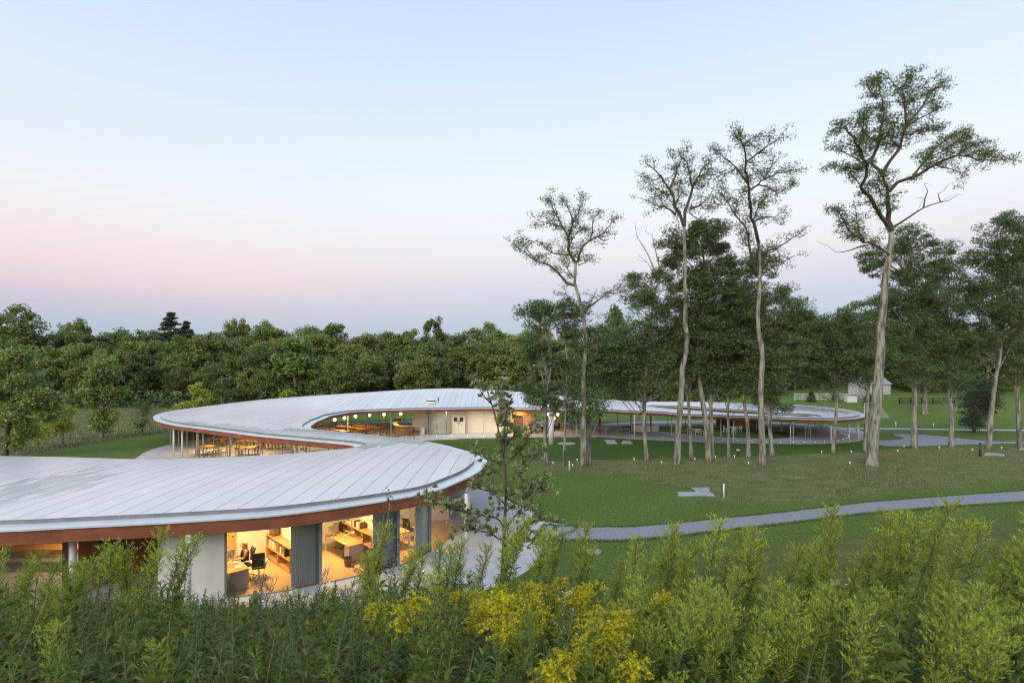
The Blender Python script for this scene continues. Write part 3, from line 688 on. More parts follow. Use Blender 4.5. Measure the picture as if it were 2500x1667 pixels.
# glazed lounge between the lobby and the loop
lo_line = np.array([[W(1307,1057).x,W(1307,1057).y],[W(1345,1054).x,W(1345,1054).y],[W(1386,1052).x,W(1386,1052).y]])
pane_run(lo_line, 2.2)
wallpart([(4.4,75.5),(7.6,76.2)], M['wall_cream'], 'back_wall', bld, z1=2.9)
# --- rooms behind the near eave
Z1 = 2.605
def off(p): return (p[0],p[1])
full = seg(E(300,1279.5,3.1), E(1110,1092.5,3.1), 1.15)           # line of the office front
fpx = CX+F*full[:,0]/full[:,1]; i0 = int(np.argmin(np.abs(np.where(full[:,1] < 21, fpx, 1e9)-550)))
offw = full[i0:]
post_px = [552,772,962,1046]
def on_line(line, px): 
    pr = CX + F*line[:,0]/line[:,1]; front = np.arange(len(line)) < np.argmax(pr)+1
    i = np.argmin(np.where(front, np.abs(pr-px), 1e9)); return line[i,:2]
PX = [on_line(offw,p) for p in post_px]
iA = [int(np.argmin((offw[:,0]-p[0])**2+(offw[:,1]-p[1])**2)) for p in PX]
office = thing('office_wing', 'lit office rooms with glass front under the near roof', 'office')
for k_, (i, j) in enumerate(zip(iA, iA[1:])):
    run = offw[i:j+1]; mb = MB(); kk = len(run); zz = [SOF(p[0],p[1]) for p in run]
    mb.add([(p[0],p[1],0.06) for p in run]+[(p[0],p[1],z-0.17) for p,z in zip(run,zz)], [(a,a+1,kk+a+1,kk+a) for a in range(kk-1)])
    mb.build('glass_pane', M['glass'], office, True)
    MB().wall(run[:,:2], Z1-0.155, Z1+0.012, 0.07).build('head_rail', M['mullion'], office); MB().wall(run[:,:2],0.02,0.06,0.07).build('sill', M['mullion'], office)
tail = offw[iA[-1]:]
for run in cut(tail[:,:2], 2.2):
    mb = MB(); kk = len(run); mb.add([(p[0],p[1],0.03) for p in run]+[(p[0],p[1],Z1) for p in run], [(a,a+1,kk+a+1,kk+a) for a in range(kk-1)])
    mb.build('glass_pane', M['glass'], office, True)
for i, p in enumerate(PX): MB().box(-0.06,0.06,-0.06,0.06,0.021,Z1-0.003,rz=0.4).build('window_post', M['mullion'], office, loc=(p[0],p[1],0))
# partitions run back from the posts
U = Vector((-0.69,0.724)); Vv = Vector((0.724,0.69))
ends = []
for i, p in enumerate(PX[:3]):
    a = Vector(p)+U*0.1; e = Vector(p)+U*(4.7 if i else 4.4); ends.append(e)
    MB().wall([a,e],0.03,Z1-0.002,0.1).build('partition', M['wall_white'], office)
e3 = Vector((-6.9,27.4)); 
MB().wall([ends[0]+U*0.05, ends[1]+U*0.05, ends[2]+U*0.05, e3, Vector((-3.4,28.6))],0.03,Z1-0.004,0.1).build('back_wall', M['wall_white'], office)
fp = [tuple(p) for p in offw[iA[0]:,:2][::3]]; fp = fp[:int(len(fp)*0.75)] + [(-3.4,28.6),(e3.x,e3.y),tuple(ends[2]),tuple(ends[1]),tuple(ends[0])]
V, T = fill_poly([np.array(fp)], 0, lambda x,y: np.full(len(x),0.034)); link('floor', np_mesh('floor', V, T, M['wood_floor']), office)
V, T = fill_poly([np.array(fp)], 0, lambda x,y: np.full(len(x),Z1-0.03)); link('ceiling', np_mesh('ceiling', V, T, M['wall_white']), office)
for (a,e) in ((ends[0],ends[1]),(ends[1],ends[2])):
    MB().wall([a-U*0.04,e-U*0.04],0.035,0.11,0.02).build('skirting', M['wall_cream'], office)
# white outer wall and recessed rust entrance at far left
iw = int(np.argmin(np.abs(np.where(full[:,1] < 21, fpx, 1e9)-396))); ow = full[iw:i0+1]
MB().wall(ow[:,:2],0.02,Z1-0.002,0.14).build('outer_wall', M['wall_white'], office)
q = ow[int(len(ow)*0.22)]; MB().box(-0.055,0.055,-0.02,0.02,0.4,0.55,rz=0.12).build('vent_grille', M['dark'], office, loc=(q[0],q[1]-0.1,0))
p0 = ow[0]; 
MB().wall([(p0[0],p0[1]+0.05),(p0[0]-0.9,p0[1]+3.0)],0.02,Z1-0.006,0.14).build('return_wall', M['wall_white'], office)
MB().wall([(-16.8,20.7),(-16.2,20.7),(p0[0]-0.95,p0[1]+3.1)],0.02,Z1-0.01,0.15).build('entrance_wall', M['fascia'], office)
for px in (222,150): q = W(px,1440); MB().box(-0.14,0.14,-0.1,0.1,0.02,Z1-0.012).build('entrance_pier', M['wood_dark'], office, loc=(q.x,q.y+0.3,0))
MB().box(-4.5,0,-0.05,0.05,0.02,Z1-0.012).build('timber_wall', M['wood'], office, loc=(-17.0,23.2,0))
MB().box(-2.0,0,-0.05,0.05,1.2,2.3).build('screen', M['black'], office, loc=(-18.6,22.6,0))
MB().box(-3.0,2.0,-0.4,0.4,0.7,0.78).build('counter', M['wood'], office, loc=(-18.2,21.9,0))

# --- lamps inside: each is a fitting on a ceiling with its own light
def ceiling_light(x, y, z, power, size, label, r=0.22, col=(1.0,0.62,0.25), group='round ceiling lamps'):
    t = thing('ceiling_lamp', label, 'lamp', (x,y,z), 0, group)
    MB().lathe([(r,-0.045),(r+0.02,-0.02),(r+0.02,0)],16).build('housing', M['white'], t)
    MB().lathe([(r-0.03,-0.055),(r-0.03,-0.046)],16).build('diffuser', M['ceiling_lamp'], t)
    li = bpy.data.lights.new('lamp_light','AREA'); li.shape = 'DISK'; li.size = size; li.energy = power; li.color = col
    lo = bpy.data.objects.new('lamp_light', li); COL.objects.link(lo); lo.parent = t; lo.location = (0,0,-0.08)
    return t
for x,y,pw,nm in [(-10.0,20.9,150,'round lamp on the ceiling above the seated office worker'),(-11.6,21.3,80,'round lamp on the ceiling by the office back door'),(-7.4,22.3,170,'round lamp on the ceiling above the middle office desk'),(-5.2,24.2,130,'round lamp on the ceiling of the right hand office')]:
    ceiling_light(x,y,Z1-0.032,pw,0.5,nm, group='office ceiling lamps')
ceiling_light(-17.6,22.4,2.55,80,0.4,'round lamp over the orange timber room at far left', group='office ceiling lamps')
def globe(px, py, d, label, grp='glowing globe lamps'):
    p = P(px,py,d); t = thing('globe_lamp', label, 'lamp', tuple(p), 0, grp)
    MB().sphere((0,0,0),0.21,14,10).build('globe', M['lamp_globe'], t, True)
    zt_ = SOF(p.x,p.y)-p.z; MB().tube([(0,0,0.2),(0,0,max(0.25,zt_))],0.012,5).build('rod', M['dark'], t)
    li = bpy.data.lights.new('globe_light','POINT'); li.energy = 22; li.color = (1.0,0.68,0.34); li.shadow_soft_size = 0.25
    lo = bpy.data.objects.new('globe_light', li); COL.objects.link(lo); lo.parent = t; lo.location = (0,0,-0.3)
ords = ['first','second','third','fourth','fifth','sixth']
for o_, (px,py,d) in zip(ords, [(817,1024,61),(841,1020,62.5),(868,1016,64),(902,1013,66),(937.6,1011,68),(978,1010,68.5)]):
    globe(px,py,d,f'{o_} globe lamp from the left under the inner eave')
for (px,py,d),nm in zip([(1362,1011.5,69.5),(1352,1021,68.5),(1338,1011,71)], ['large globe lamp right of the white cylinder','low globe lamp touching the white cylinder','small globe lamp left behind the white cylinder']): globe(px,py,d,nm)
for x,y,nm in [(-30,53,'lamp on the ceiling over the round dining tables'),(-25,51,'lamp on the ceiling over the yellow round table'),(-27,57,'lamp on the ceiling over the long dining table'),(-20,65,'lamp on the ceiling over the long refectory tables'),(-22,69,'lamp on the ceiling at the back of the long tables'),(-13.5,69.5,'lamp on the ceiling over the bar')]:
    ceiling_light(x,y,SOF(x,y)-0.004,190,0.6,nm, group='commons ceiling lamps')
ceiling_light(1.0,66.6,SOF(1.0,66.6)-0.004,60,0.3,'lamp on the soffit before the timber lobby', group='commons ceiling lamps')
ceiling_light(5.6,71.5,SOF(5.6,71.5)-0.004,60,0.5,'lamp on the ceiling of the glazed lounge', group='commons ceiling lamps')

for x in (-8.2,-4.2,-0.8): ceiling_light(x,66.4,SOF(x,66.4)-0.004,55,0.3,'small lamp on the soffit before the cream core wall',col=(1.0,0.80,0.52), group='core soffit lamps')
# ================================================================ trees
bark_m = mat('grey_ridged_bark', (0.085,0.085,0.066), 0.9, col2=(0.30,0.30,0.245), scale=1.9, bump=1.0, bscale=4.5, stretch=(2.2,2.2,0.45), detail=9, lo=0.36, hi=0.60)
bark_d = mat('dark_bark', (0.055,0.048,0.036), 0.9, col2=(0.11,0.098,0.072), scale=4, bump=0.6, stretch=(2,2,0.6))
bark_p = mat('pale_bark', (0.22,0.20,0.16), 0.85, col2=(0.33,0.30,0.24), scale=5)
L_LOC = leaf_mat('locust_leaves', (0.065,0.105,0.032), (0.165,0.215,0.074), 0.30, rough=0.6)
L_DENSE = leaf_mat('dense_locust_leaves', (0.068,0.118,0.044), (0.190,0.260,0.100), 0.35, rough=0.6, objvar=0.15)
L_FOREST = leaf_mat('woodland_leaves', (0.112,0.160,0.048), (0.268,0.330,0.110), 0.34, rough=0.7, objvar=0.34)
L_PALE = leaf_mat('pale_green_leaves', (0.10,0.150,0.030), (0.22,0.27,0.065), 0.35)
L_YEL = leaf_mat('yellow_green_leaves', (0.26,0.31,0.040), (0.48,0.52,0.10), 0.35)
L_MAPLE = leaf_mat('maple_leaves', (0.18,0.27,0.055), (0.40,0.50,0.13), 0.30, c3=(0.26,0.30,0.13))
L_CON = leaf_mat('conifer_needles', (0.040,0.068,0.034), (0.100,0.135,0.070), 0.15)
L_OAK = leaf_mat('oak_leaves', (0.16,0.21,0.066), (0.36,0.43,0.17), 0.42, c3=(0.42,0.46,0.26))
rnd = lambda a, b: random.uniform(a, b)
def rv(n): return unit(RNG.normal(size=(n,3)))

def scatter_leaves(C, spread, per, L, Wd, flat=0.5, droop=0.0):
    """per leaves round each centre; spread is (n,3)"""
    n_ = len(C)*per; CC = np.repeat(C,per,0); S = np.repeat(spread,per,0)
    off_ = rv(n_)*(RNG.random((n_,1))**0.45)*S; A = rv(n_); A[:,2] = A[:,2]*0.55 - droop; A = unit(A)
    N = rv(n_)*(1-flat) + np.array([0,0,1])*flat + 0.5*off_/np.maximum(S,1e-3); N = unit(N)
    return CC+off_, A, N, RNG.uniform(0.75,1.25,n_)*L, RNG.uniform(0.75,1.25,n_)*Wd

def px3(pts, D, base_depth=0.0, slope=0.0, p0=None):
    """photo points to space near depth D; slope lets a limb lean towards or away from the viewer"""
    out = []; q0 = pts[0]
    for (x,y) in pts:
        ln = math.hypot(x-q0[0], y-q0[1])*D/F; out.append(P(x,y,D + base_depth + slope*ln))
    return out
def smooth_line(pts, step):
    a = catmull([tuple(p) for p in pts], step, False); return [Vector(q) for q in a]

def open_locust(label, base, trunk, w0, limbs, dead=(), dens=1.0, leaf=0.30, lean=None):
    """tall bare-trunked locust traced limb by limb; leaf sprays hang on short twigs"""
    b = W(*base); D = b.y; s = D/F
    t = thing('locust_tree', label, 'tree', (b.x,b.y,0)); O = Vector((b.x,b.y,0))
    tp = px3([base]+trunk, D); tp = smooth_line(tp, 0.5); m = len(tp)
    r0 = w0*s/2*0.80; rad = [r0*(1.0-0.58*i/(m-1)) + r0*0.42*math.exp(-i*0.5/0.45) for i in range(m)]
    tp = [p + Vector((0,0,-0.15)) if i == 0 else p for i,p in enumerate(tp)]
    MB().tube([p-O for p in tp], rad, 12).build('trunk', bark_m, t, True)
    C = []; mbL = MB()
    for li, (pts, wd) in enumerate(limbs):
        sl = random.choice([-1,1])*rnd(0.15,0.75)
        q = smooth_line(px3(pts, D, 0, sl), 0.5); k = len(q)
        for i in range(2,k): q[i] = q[i] + Vector((rnd(-1,1),rnd(-1,1),rnd(-1,1)))*0.09
        r = wd*s/2; mbL.tube([p-O for p in q], [max(0.018, r*(1-0.8*i/max(1,k-1))) for i in range(k)], 6)
        start = int(k*(0.25 if k > 8 else 0.1))
        for i in range(start, k):
            for _ in range(2 if random.random() < 0.55*dens else 1):
                tdir = (q[min(i+1,k-1)]-q[max(i-1,0)]).normalized()
                d = (tdir*0.5 + Vector((rnd(-1,1),rnd(-1,1),rnd(-0.55,0.9)))).normalized(); ln = rnd(0.5,1.45)*(1.1-0.35*i/k)
                p1 = q[i] + d*ln*0.5 + Vector((rnd(-.12,.12),rnd(-.12,.12),rnd(0,.12))); p2 = p1 + (d+Vector((rnd(-.5,.5),rnd(-.5,.5),rnd(-.5,.3)))).normalized()*ln*0.55
                mbL.tube([q[i]-O,p1-O,p2-O],[0.028,0.02,0.010],3,False)
                for f in ((0.45,0.9) if random.random() < dens*0.9 else (0.85,)): C.append(list(q[i].lerp(p1,min(1,f*1.5)) if f < 0.5 else p1.lerp(p2,f)))
        C.append(list(q[-1]))
    for pts, wd in dead:
        q = smooth_line(px3(pts, D, 0, rnd(-0.5,0.5)), 0.5); k = len(q); r = wd*s/2
        mbL.tube([p-O for p in q], [max(0.012, r*(1-0.85*i/max(1,k-1))) for i in range(k)], 5)
        for i in range(k//3, k):
            if random.random() < 0.6:
                d = Vector((rnd(-1,1),rnd(-1,1),rnd(-0.4,1))).normalized(); p1 = q[i]+d*rnd(0.3,0.9)
                mbL.tube([q[i]-O,p1-O,p1+(d+Vector((rnd(-.6,.6),rnd(-.6,.6),rnd(-.6,.6))))*rnd(0.2,0.6)-O],[0.018,0.012,0.006],3,False)
    mbL.build('branches', bark_d, t)
    C = np.array(C)-np.array(O); sp = np.full((len(C),3),0.55); sp[:,2] = 0.36
    a = scatter_leaves(C, sp, int(38*dens), leaf*0.80, 0.058, 0.4, 0.15)
    link('crown', leaves_mesh('crown', *a, L_LOC), t); return t

def dense_locust(label, base, trunk, w0, blobs, pads=60, per=150, bare=(), mleaf=None, leaf=0.30, zoff=0.0, bark=None, name='locust_tree', group=None):
    """leafy locust: layered flat pads of foliage on limbs from a straight trunk"""
    b = W(*base); D = b.y; s = D/F
    t = thing(name, label, 'tree', (b.x,b.y,GZ(b.x,b.y) if D > 84 else 0), 0, group); O = Vector((b.x,b.y,0))
    tp = smooth_line(px3([base]+trunk, D), 0.5); m = len(tp); r0 = w0*s/2*0.76
    MB().tube([p-O if i else p-O-Vector((0,0,0.15)) for i,p in enumerate(tp)], [r0*(1-0.7*i/(m-1)) + r0*0.38*math.exp(-i*0.5/0.45) for i in range(m)], 10).build('trunk', bark or bark_m, t, True)
    area = [rx*ry for _,_,rx,ry in blobs]; tot = sum(area); C = []; S = []; mb = MB()
    for (cx,cy,rx,ry),a in zip(blobs,area):
        for _ in range(max(5,int(1.9*pads*a/tot))):
            v = Vector(rv(1)[0])*(random.random()**0.42)
            c = P(cx+v.x*rx*1.1, cy-v.z*ry*1.12, D+v.y*min(rx*s*1.1, 5.0))
            r = rnd(0.75,1.5)*min(1.0, 0.45+rx*s*0.16); C.append(list(c-O)); S.append((r,r,r*rnd(0.45,0.72)))
            if random.random() < 0.4:
                zs = c.z - rnd(0.8,3.2); j = min(range(m), key=lambda i: abs(tp[i].z-zs)); a0 = tp[j]
                mid = a0.lerp(c,0.55) + Vector((rnd(-.3,.3),rnd(-.3,.3),-0.25)); mb.tube([a0-O,mid-O,c-O],[0.05,0.035,0.015],4,False)
    for pts, wd in bare:
        q = smooth_line(px3(pts, D, 0, rnd(-0.4,0.2)), 0.5); k = len(q); mb.tube([p-O for p in q], [max(0.012, wd*s/2*(1-0.85*i/max(1,k-1))) for i in range(k)], 5)
        for i in range(k//3,k):
            d = Vector((rnd(-1,1),rnd(-1,1),rnd(-0.2,1))).normalized(); p1 = q[i]+d*rnd(0.3,1.0); mb.tube([q[i]-O,p1-O],[0.02,0.007],3,False)
    mb.build('branches', bark_m, t)
    C = np.array(C); S = np.array(S)
    a = scatter_leaves(C, S, int(per*1.15), leaf*0.88, 0.080, 0.5, 0.12)
    link('crown', leaves_mesh('crown', *a, mleaf or L_DENSE), t); return t

# --- the tall open-crowned locusts
open_locust('slender open-crowned locust with long left limb, leftmost of the tall ones', (1424,1139), [(1425,1060),(1426,983),(1424,917),(1430,860),(1431,825),(1427,795),(1421,766),(1412,720),(1403,690),(1405,665),(1405,641)], 19, [
    ([(1403,697),(1385,692),(1354,655),(1330,645),(1309,637),(1285,618),(1262,604)],7), ([(1309,637),(1290,612),(1275,594),(1262,588)],4),
    ([(1393,622),(1370,622),(1347,618),(1330,604),(1319,592)],5), ([(1405,641),(1389,612),(1388,580),(1375,553),(1360,525),(1345,495)],8),
    ([(1388,580),(1396,545),(1390,515),(1375,490)],5), ([(1375,553),(1345,548),(1325,540),(1312,548)],4), ([(1410,641),(1421,602),(1440,590),(1460,578),(1485,555),(1498,539)],6),
    ([(1440,590),(1446,560),(1452,530),(1462,515)],4), ([(1396,545),(1412,520),(1418,500)],4), ([(1412,648),(1430,640),(1440,628)],3), ([(1403,680),(1385,660),(1378,645)],3),
    ([(1421,766),(1438,750),(1460,735),(1482,716),(1504,706)],5), ([(1421,760),(1395,735),(1380,715),(1375,700)],4), ([(1360,525),(1352,500),(1338,490)],3), ([(1388,600),(1405,575),(1425,560)],4)],
    dead=[([(1460,578),(1475,588),(1487,584)],3), ([(1438,750),(1448,725),(1456,705)],3)], dens=0.85)
open_locust('tall forked locust with rounded airy crown above the darker leafy trees', (1653,1132), [(1656,1053),(1661,990),(1666,931),(1665,902),(1675,860),(1677,820),(1673,790),(1674,740),(1673,685),(1672,620),(1670,553)], 21, [
    ([(1670,553),(1664,535),(1649,501),(1641,478),(1635,462),(1614,431),(1595,414),(1575,399)],9), ([(1670,553),(1677,501),(1684,478),(1691,459),(1705,431),(1730,396)],9),
    ([(1635,462),(1645,435),(1652,410),(1640,385)],5), ([(1691,459),(1682,425),(1678,395),(1676,366)],5), ([(1649,524),(1635,512),(1621,504),(1600,498),(1577,487)],5),
    ([(1684,511),(1709,501),(1728,485),(1744,459)],5), ([(1614,431),(1600,440),(1578,436)],4), ([(1705,431),(1722,425),(1742,428)],4), ([(1649,501),(1658,470),(1662,440)],4),
    ([(1621,504),(1608,480),(1590,470)],3), ([(1709,501),(1722,512),(1738,505)],3), ([(1652,410),(1665,390),(1662,372)],3), ([(1691,459),(1706,462),(1722,452)],3), ([(1641,478),(1622,472),(1606,462)],3)],
    dead=[([(1684,520),(1705,535),(1722,520),(1740,512)],3)], dens=0.85)
open_locust('tall locust with winding trunk and twin stems, third of the tall ones', (1863,1134), [(1859,1036),(1857,960),(1859,913),(1861,860),(1852,808),(1850,765),(1854,720),(1855,680),(1856,641),(1852,592)], 20, [
    ([(1852,592),(1838,543),(1831,501),(1828,466),(1824,430),(1821,396),(1814,360),(1800,335),(1790,322)],9), ([(1821,396),(1838,385),(1852,374),(1880,352),(1900,338)],5),
    ([(1828,466),(1850,450),(1866,438),(1900,425),(1937,413)],5), ([(1850,450),(1880,462),(1901,473),(1915,462),(1935,450)],4), ([(1838,543),(1862,530),(1887,532),(1905,522),(1922,518)],4),
    ([(1859,625),(1875,612),(1894,606),(1920,590),(1954,571)],5), ([(1824,448),(1810,425),(1796,410),(1770,388),(1748,366)],5), ([(1796,410),(1775,425),(1752,424)],3),
    ([(1850,669),(1838,640),(1831,606),(1826,575),(1821,553),(1796,522),(1775,494),(1758,462)],7), ([(1796,522),(1800,495),(1812,475)],4), ([(1775,494),(1765,500),(1752,490)],3),
    ([(1814,360),(1825,345),(1840,335)],3), ([(1852,374),(1868,362),(1880,345)],3), ([(1831,606),(1816,590),(1806,570)],3), ([(1866,438),(1880,410),(1890,385)],4), ([(1838,543),(1855,500),(1870,480)],4), ([(1894,606),(1905,625),(1925,628)],3), ([(1831,501),(1850,490),(1865,495)],3)],
    dens=0.85)
open_locust('tallest locust with spreading crown and dead right branch, nearest the path', (2128,1135), [(2132,1058),(2140,980),(2146,902),(2150,850),(2150,803),(2156,760),(2159,723),(2160,690),(2168,640),(2175,606),(2176,564)], 34, [
    ([(2176,564),(2168,518),(2163,466),(2154,423)],15), ([(2154,423),(2175,390),(2195,360),(2204,330),(2212,308),(2208,260),(2205,220),(2223,183)],9), ([(2212,308),(2240,275),(2265,240),(2294,203)],6),
    ([(2204,330),(2225,328),(2240,322),(2265,318),(2289,314)],5), ([(2154,423),(2140,410),(2128,402),(2138,372),(2145,346),(2155,300),(2159,266),(2150,230),(2142,200)],8), ([(2145,346),(2165,330),(2180,300)],5),
    ([(2172,560),(2150,522),(2131,494),(2112,470),(2103,455),(2112,435),(2117,413),(2108,385),(2096,360),(2075,330),(2051,310),(2032,316)],11), ([(2110,400),(2080,382),(2060,368),(2038,360)],5), ([(2114,408),(2080,410),(2058,412),(2038,404)],5),
    ([(2096,360),(2105,330),(2112,300),(2110,290)],5), ([(2170,469),(2191,445),(2230,430),(2255,420),(2279,406),(2310,390),(2338,378),(2390,392),(2447,391)],9), ([(2230,428),(2260,395),(2286,362),(2315,340),(2345,322)],6),
    ([(2338,378),(2370,360),(2401,346)],5), ([(2286,404),(2320,415),(2352,423)],4), ([(2155,266),(2130,262),(2115,275)],4), ([(2205,220),(2180,205),(2170,190)],4), ([(2208,260),(2235,235),(2250,215)],4),
    ([(2212,308),(2245,290),(2275,275),(2285,262)],4), ([(2145,346),(2120,335),(2095,300),(2070,292)],4), ([(2310,362),(2330,350),(2360,335)],4), ([(2195,360),(2180,345),(2170,320)],4), ([(2175,625),(2140,600),(2110,590),(2075,560),(2048,520),(2035,512)],6), ([(2110,590),(2095,560),(2090,530)],4), ([(2103,455),(2090,440),(2078,430)],3), ([(2163,480),(2150,470),(2140,440)],3), ([(2390,392),(2410,378),(2430,385)],3), ([(2142,240),(2125,225),(2118,200)],4)],
    dead=[([(2184,553),(2220,530),(2254,508),(2275,500),(2296,494),(2315,490),(2335,478)],6), ([(2254,508),(2258,485),(2265,466),(2256,448)],4), ([(2296,494),(2290,475),(2305,465)],3), ([(2110,600),(2095,604),(2060,615),(2040,616),(2024,602)],4)], dens=1.25)

# --- leafy locusts
dense_locust('small-crowned locust left of the white cylinder with low dark foliage', (1334,1136), [(1331,1070),(1330,1018),(1331,966),(1340,930),(1345,880),(1335,820),(1320,780)], 13, [(1310,958,52,32),(1318,772,48,34),(1360,985,20,22),(1295,850,40,45)], 46, 130)
dense_locust('thin pale-stemmed locust with sparse top, second from the white cylinder', (1376,1136), [(1379,1060),(1381,1001),(1383,950),(1385,895),(1383,860),(1379,818),(1378,770)], 10, [(1385,765,48,38),(1405,820,40,30),(1365,900,28,40)], 30, 120, bare=[([(1380,830),(1355,790),(1345,760)],3),([(1381,900),(1355,880),(1335,875)],3)])
dense_locust('leafy locust hidden behind the slender open-crowned one', (1437,1134), [(1438,1060),(1440,1000),(1440,950),(1438,900)], 13, [(1430,975,75,40),(1450,900,60,45),(1395,1010,18,26),(1480,840,60,50)], 62, 130)
dense_locust('leafy locust with bare dead top rising left of the forked tree', (1579,1125), [(1574,1060),(1573,1000),(1575,966),(1577,896),(1583,840),(1589,790),(1600,720),(1610,670)], 14, [(1590,740,62,52),(1620,665,34,30),(1545,690,36,26),(1560,830,75,60),(1540,930,62,38),(1600,900,60,60),(1490,880,60,70)], 118, 140,
    bare=[([(1605,690),(1590,640),(1570,600),(1556,580),(1551,545)],4),([(1612,660),(1600,610),(1592,575),(1575,565)],4),([(1600,680),(1580,640),(1560,625)],3),([(1573,985),(1545,960),(1520,930)],4)])
dense_locust('leafy locust standing just right of the forked trunk', (1688,1122), [(1685,1060),(1682,1000),(1678,948),(1680,880),(1690,800)], 13, [(1660,790,60,60),(1690,860,62,60),(1640,860,50,55)], 70, 140)
dense_locust('broad leafy locust with thick crooked trunk in the middle of the grove', (1731,1124), [(1727,1070),(1724,1036),(1716,985),(1708,930),(1704,890),(1706,843),(1712,790),(1708,720),(1718,660),(1716,600)], 19, [(1735,600,52,68),(1690,590,62,44),(1760,690,62,62),(1700,720,66,62),(1720,810,70,62),(1770,790,50,60),(1640,620,40,34)], 150, 150)
dense_locust('leafy locust leaning against the thick crooked trunk', (1738,1121), [(1737,1040),(1735,966),(1742,900),(1755,830)], 16, [(1755,850,60,55),(1745,920,46,34)], 50, 140)
dense_locust('dark-stemmed leafy locust behind the mushroom bollard', (1780,1116), [(1778,1040),(1777,966),(1778,900)], 11, [(1785,870,55,60),(1800,770,60,60),(1790,940,45,25)], 66, 140)
dense_locust('leafy locust with pale trunk left of the winding one', (1827,1118), [(1825,1036),(1818,990),(1814,948),(1816,900),(1817,843),(1805,790),(1800,730)], 13, [(1820,710,58,60),(1850,650,45,40),(1815,800,66,56),(1850,870,60,60)], 92, 145)
dense_locust('leafy locust with drooping low skirt right of the winding trunk', (1885,1113), [(1880,1050),(1873,983),(1868,930),(1875,850)], 14, [(1900,760,62,66),(1935,830,60,70),(1890,900,62,50),(1905,975,36,28),(1960,800,45,60),(1850,960,40,25)], 116, 145)
dense_locust('leafy locust in front of the right end of the roof', (2034,1106), [(2038,1050),(2041,1013),(2043,969),(2036,915),(2030,860)], 12, [(2015,830,58,52),(2045,900,52,46),(1990,900,46,42),(2060,800,40,40)], 84, 140)
dense_locust('leafy locust half hidden behind the tallest trunk', (2112,1105), [(2114,1040),(2118,980),(2122,930),(2120,870)], 13, [(2110,790,58,50),(2085,850,56,52),(2125,868,52,34),(2098,918,40,20)], 74, 140)
dense_locust('large leafy locust right of the tallest trunk with high crown', (2233,1095), [(2232,1050),(2232,1013),(2233,960),(2232,915),(2222,850),(2230,760),(2222,680)], 18, [(2215,600,58,52),(2140,640,42,38),(2250,690,62,55),(2190,720,60,50),(2220,800,72,60),(2230,880,70,50),(2150,760,40,45)], 140, 150, bare=[([(2230,700),(2245,680),(2260,640)],3),([(2225,720),(2200,690),(2190,686)],4)])
dense_locust('leafy locust with dark trunk between the court and the tallest trunk', (2322,1094), [(2323,1050),(2324,1013),(2318,960),(2317,933),(2312,850),(2310,760)], 14, [(2300,640,48,50),(2320,730,64,56),(2300,830,66,58),(2330,900,60,52),(2270,770,40,50)], 112, 150)
dense_locust('leafy locust with long slanting pale trunk near the right edge', (2413,1096), [(2417,1050),(2420,1013),(2425,970),(2431,924),(2441,870),(2443,830),(2440,760),(2432,690),(2440,620)], 15, [(2455,560,56,44),(2410,620,50,44),(2470,660,50,60),(2400,720,62,54),(2450,780,60,60),(2390,830,50,50)], 124, 150, bare=[([(2436,700),(2425,660),(2410,640)],5),([(2440,720),(2460,650),(2455,600)],5)])
dense_locust('leafy locust cut off by the right edge of the view', (2489,1092), [(2487,1020),(2485,946),(2492,880),(2500,780)], 15, [(2510,640,50,70),(2500,760,58,70),(2490,870,56,60),(2530,560,40,40)], 92, 150)
dense_locust('farther leafy locust on the bank behind the gravel court', (2258,1018), [(2258,980),(2259,950)], 18, [(2262,900,66,56),(2290,850,60,50)], 60, 130)
dense_locust('dark low evergreen bush beneath the slanting trunk', (2378,1056), [(2378,1040),(2378,1010)], 9, [(2385,990,48,40),(2375,1025,34,22),(2400,960,42,34)], 46, 150, mleaf=L_CON, name='evergreen_bush', bark=bark_d)

# --- meadow trees on the left
def leafy_tree(name, label, base, top, w0, blobs, mleaf, per=170, nb=34, leaf=0.20, wd=0.14, bark=bark_d, group=None, rr=(0.5,1.0)):
    b = W(*base); D = b.y; s = D/F; gz = GZ(b.x,b.y)
    t = thing(name, label, 'tree', (b.x,b.y,gz), 0, group); O = Vector((b.x,b.y,gz))
    tp = smooth_line(px3([base,((base[0]*2+top[0])/3+rnd(-2,2),(base[1]*2+top[1])/3),top], D), 0.8); m = len(tp); r0 = w0*s/2
    MB().tube([p-O if i else p-O-Vector((0,0,0.2)) for i,p in enumerate(tp)], [r0*(1-0.75*i/(m-1)) for i in range(m)], 8).build('trunk', bark, t, True)
    area = [rx*ry for _,_,rx,ry in blobs]; tot = sum(area); C = []; S = []; mb = MB()
    for (cx,cy,rx,ry),a in zip(blobs,area):
        for _ in range(max(3,int(nb*a/tot))):
            v = Vector(rv(1)[0])*(random.random()**0.3); c = P(cx+v.x*rx, cy-v.z*ry, D); c.y += v.y*rx*s
            r = rnd(*rr); C.append(list(c-O)); S.append((r,r,r*0.75))
            j = min(range(m), key=lambda i: abs(tp[i].z-(c.z-rnd(0.5,1.6)))); mb.tube([tp[j]-O, tp[j].lerp(c,0.5)-O+Vector((0,0,0.1)), c-O],[0.035,0.025,0.01],4,False)
    mb.build('branches', bark, t)
    a = scatter_leaves(np.array(C), np.array(S), per, leaf, wd, 0.4, 0.15); link('crown', leaves_mesh('crown',*a,mleaf), t); return t
leafy_tree('maple_tree', 'large leafy maple at left edge beyond the near roof', (13,1122), (25,850), 12, [(30,900,62,62),(10,980,80,60),(70,1000,60,50),(20,1060,50,35),(95,960,40,40)], L_MAPLE, 190, 60, 0.26, 0.20, rr=(0.6,1.1))
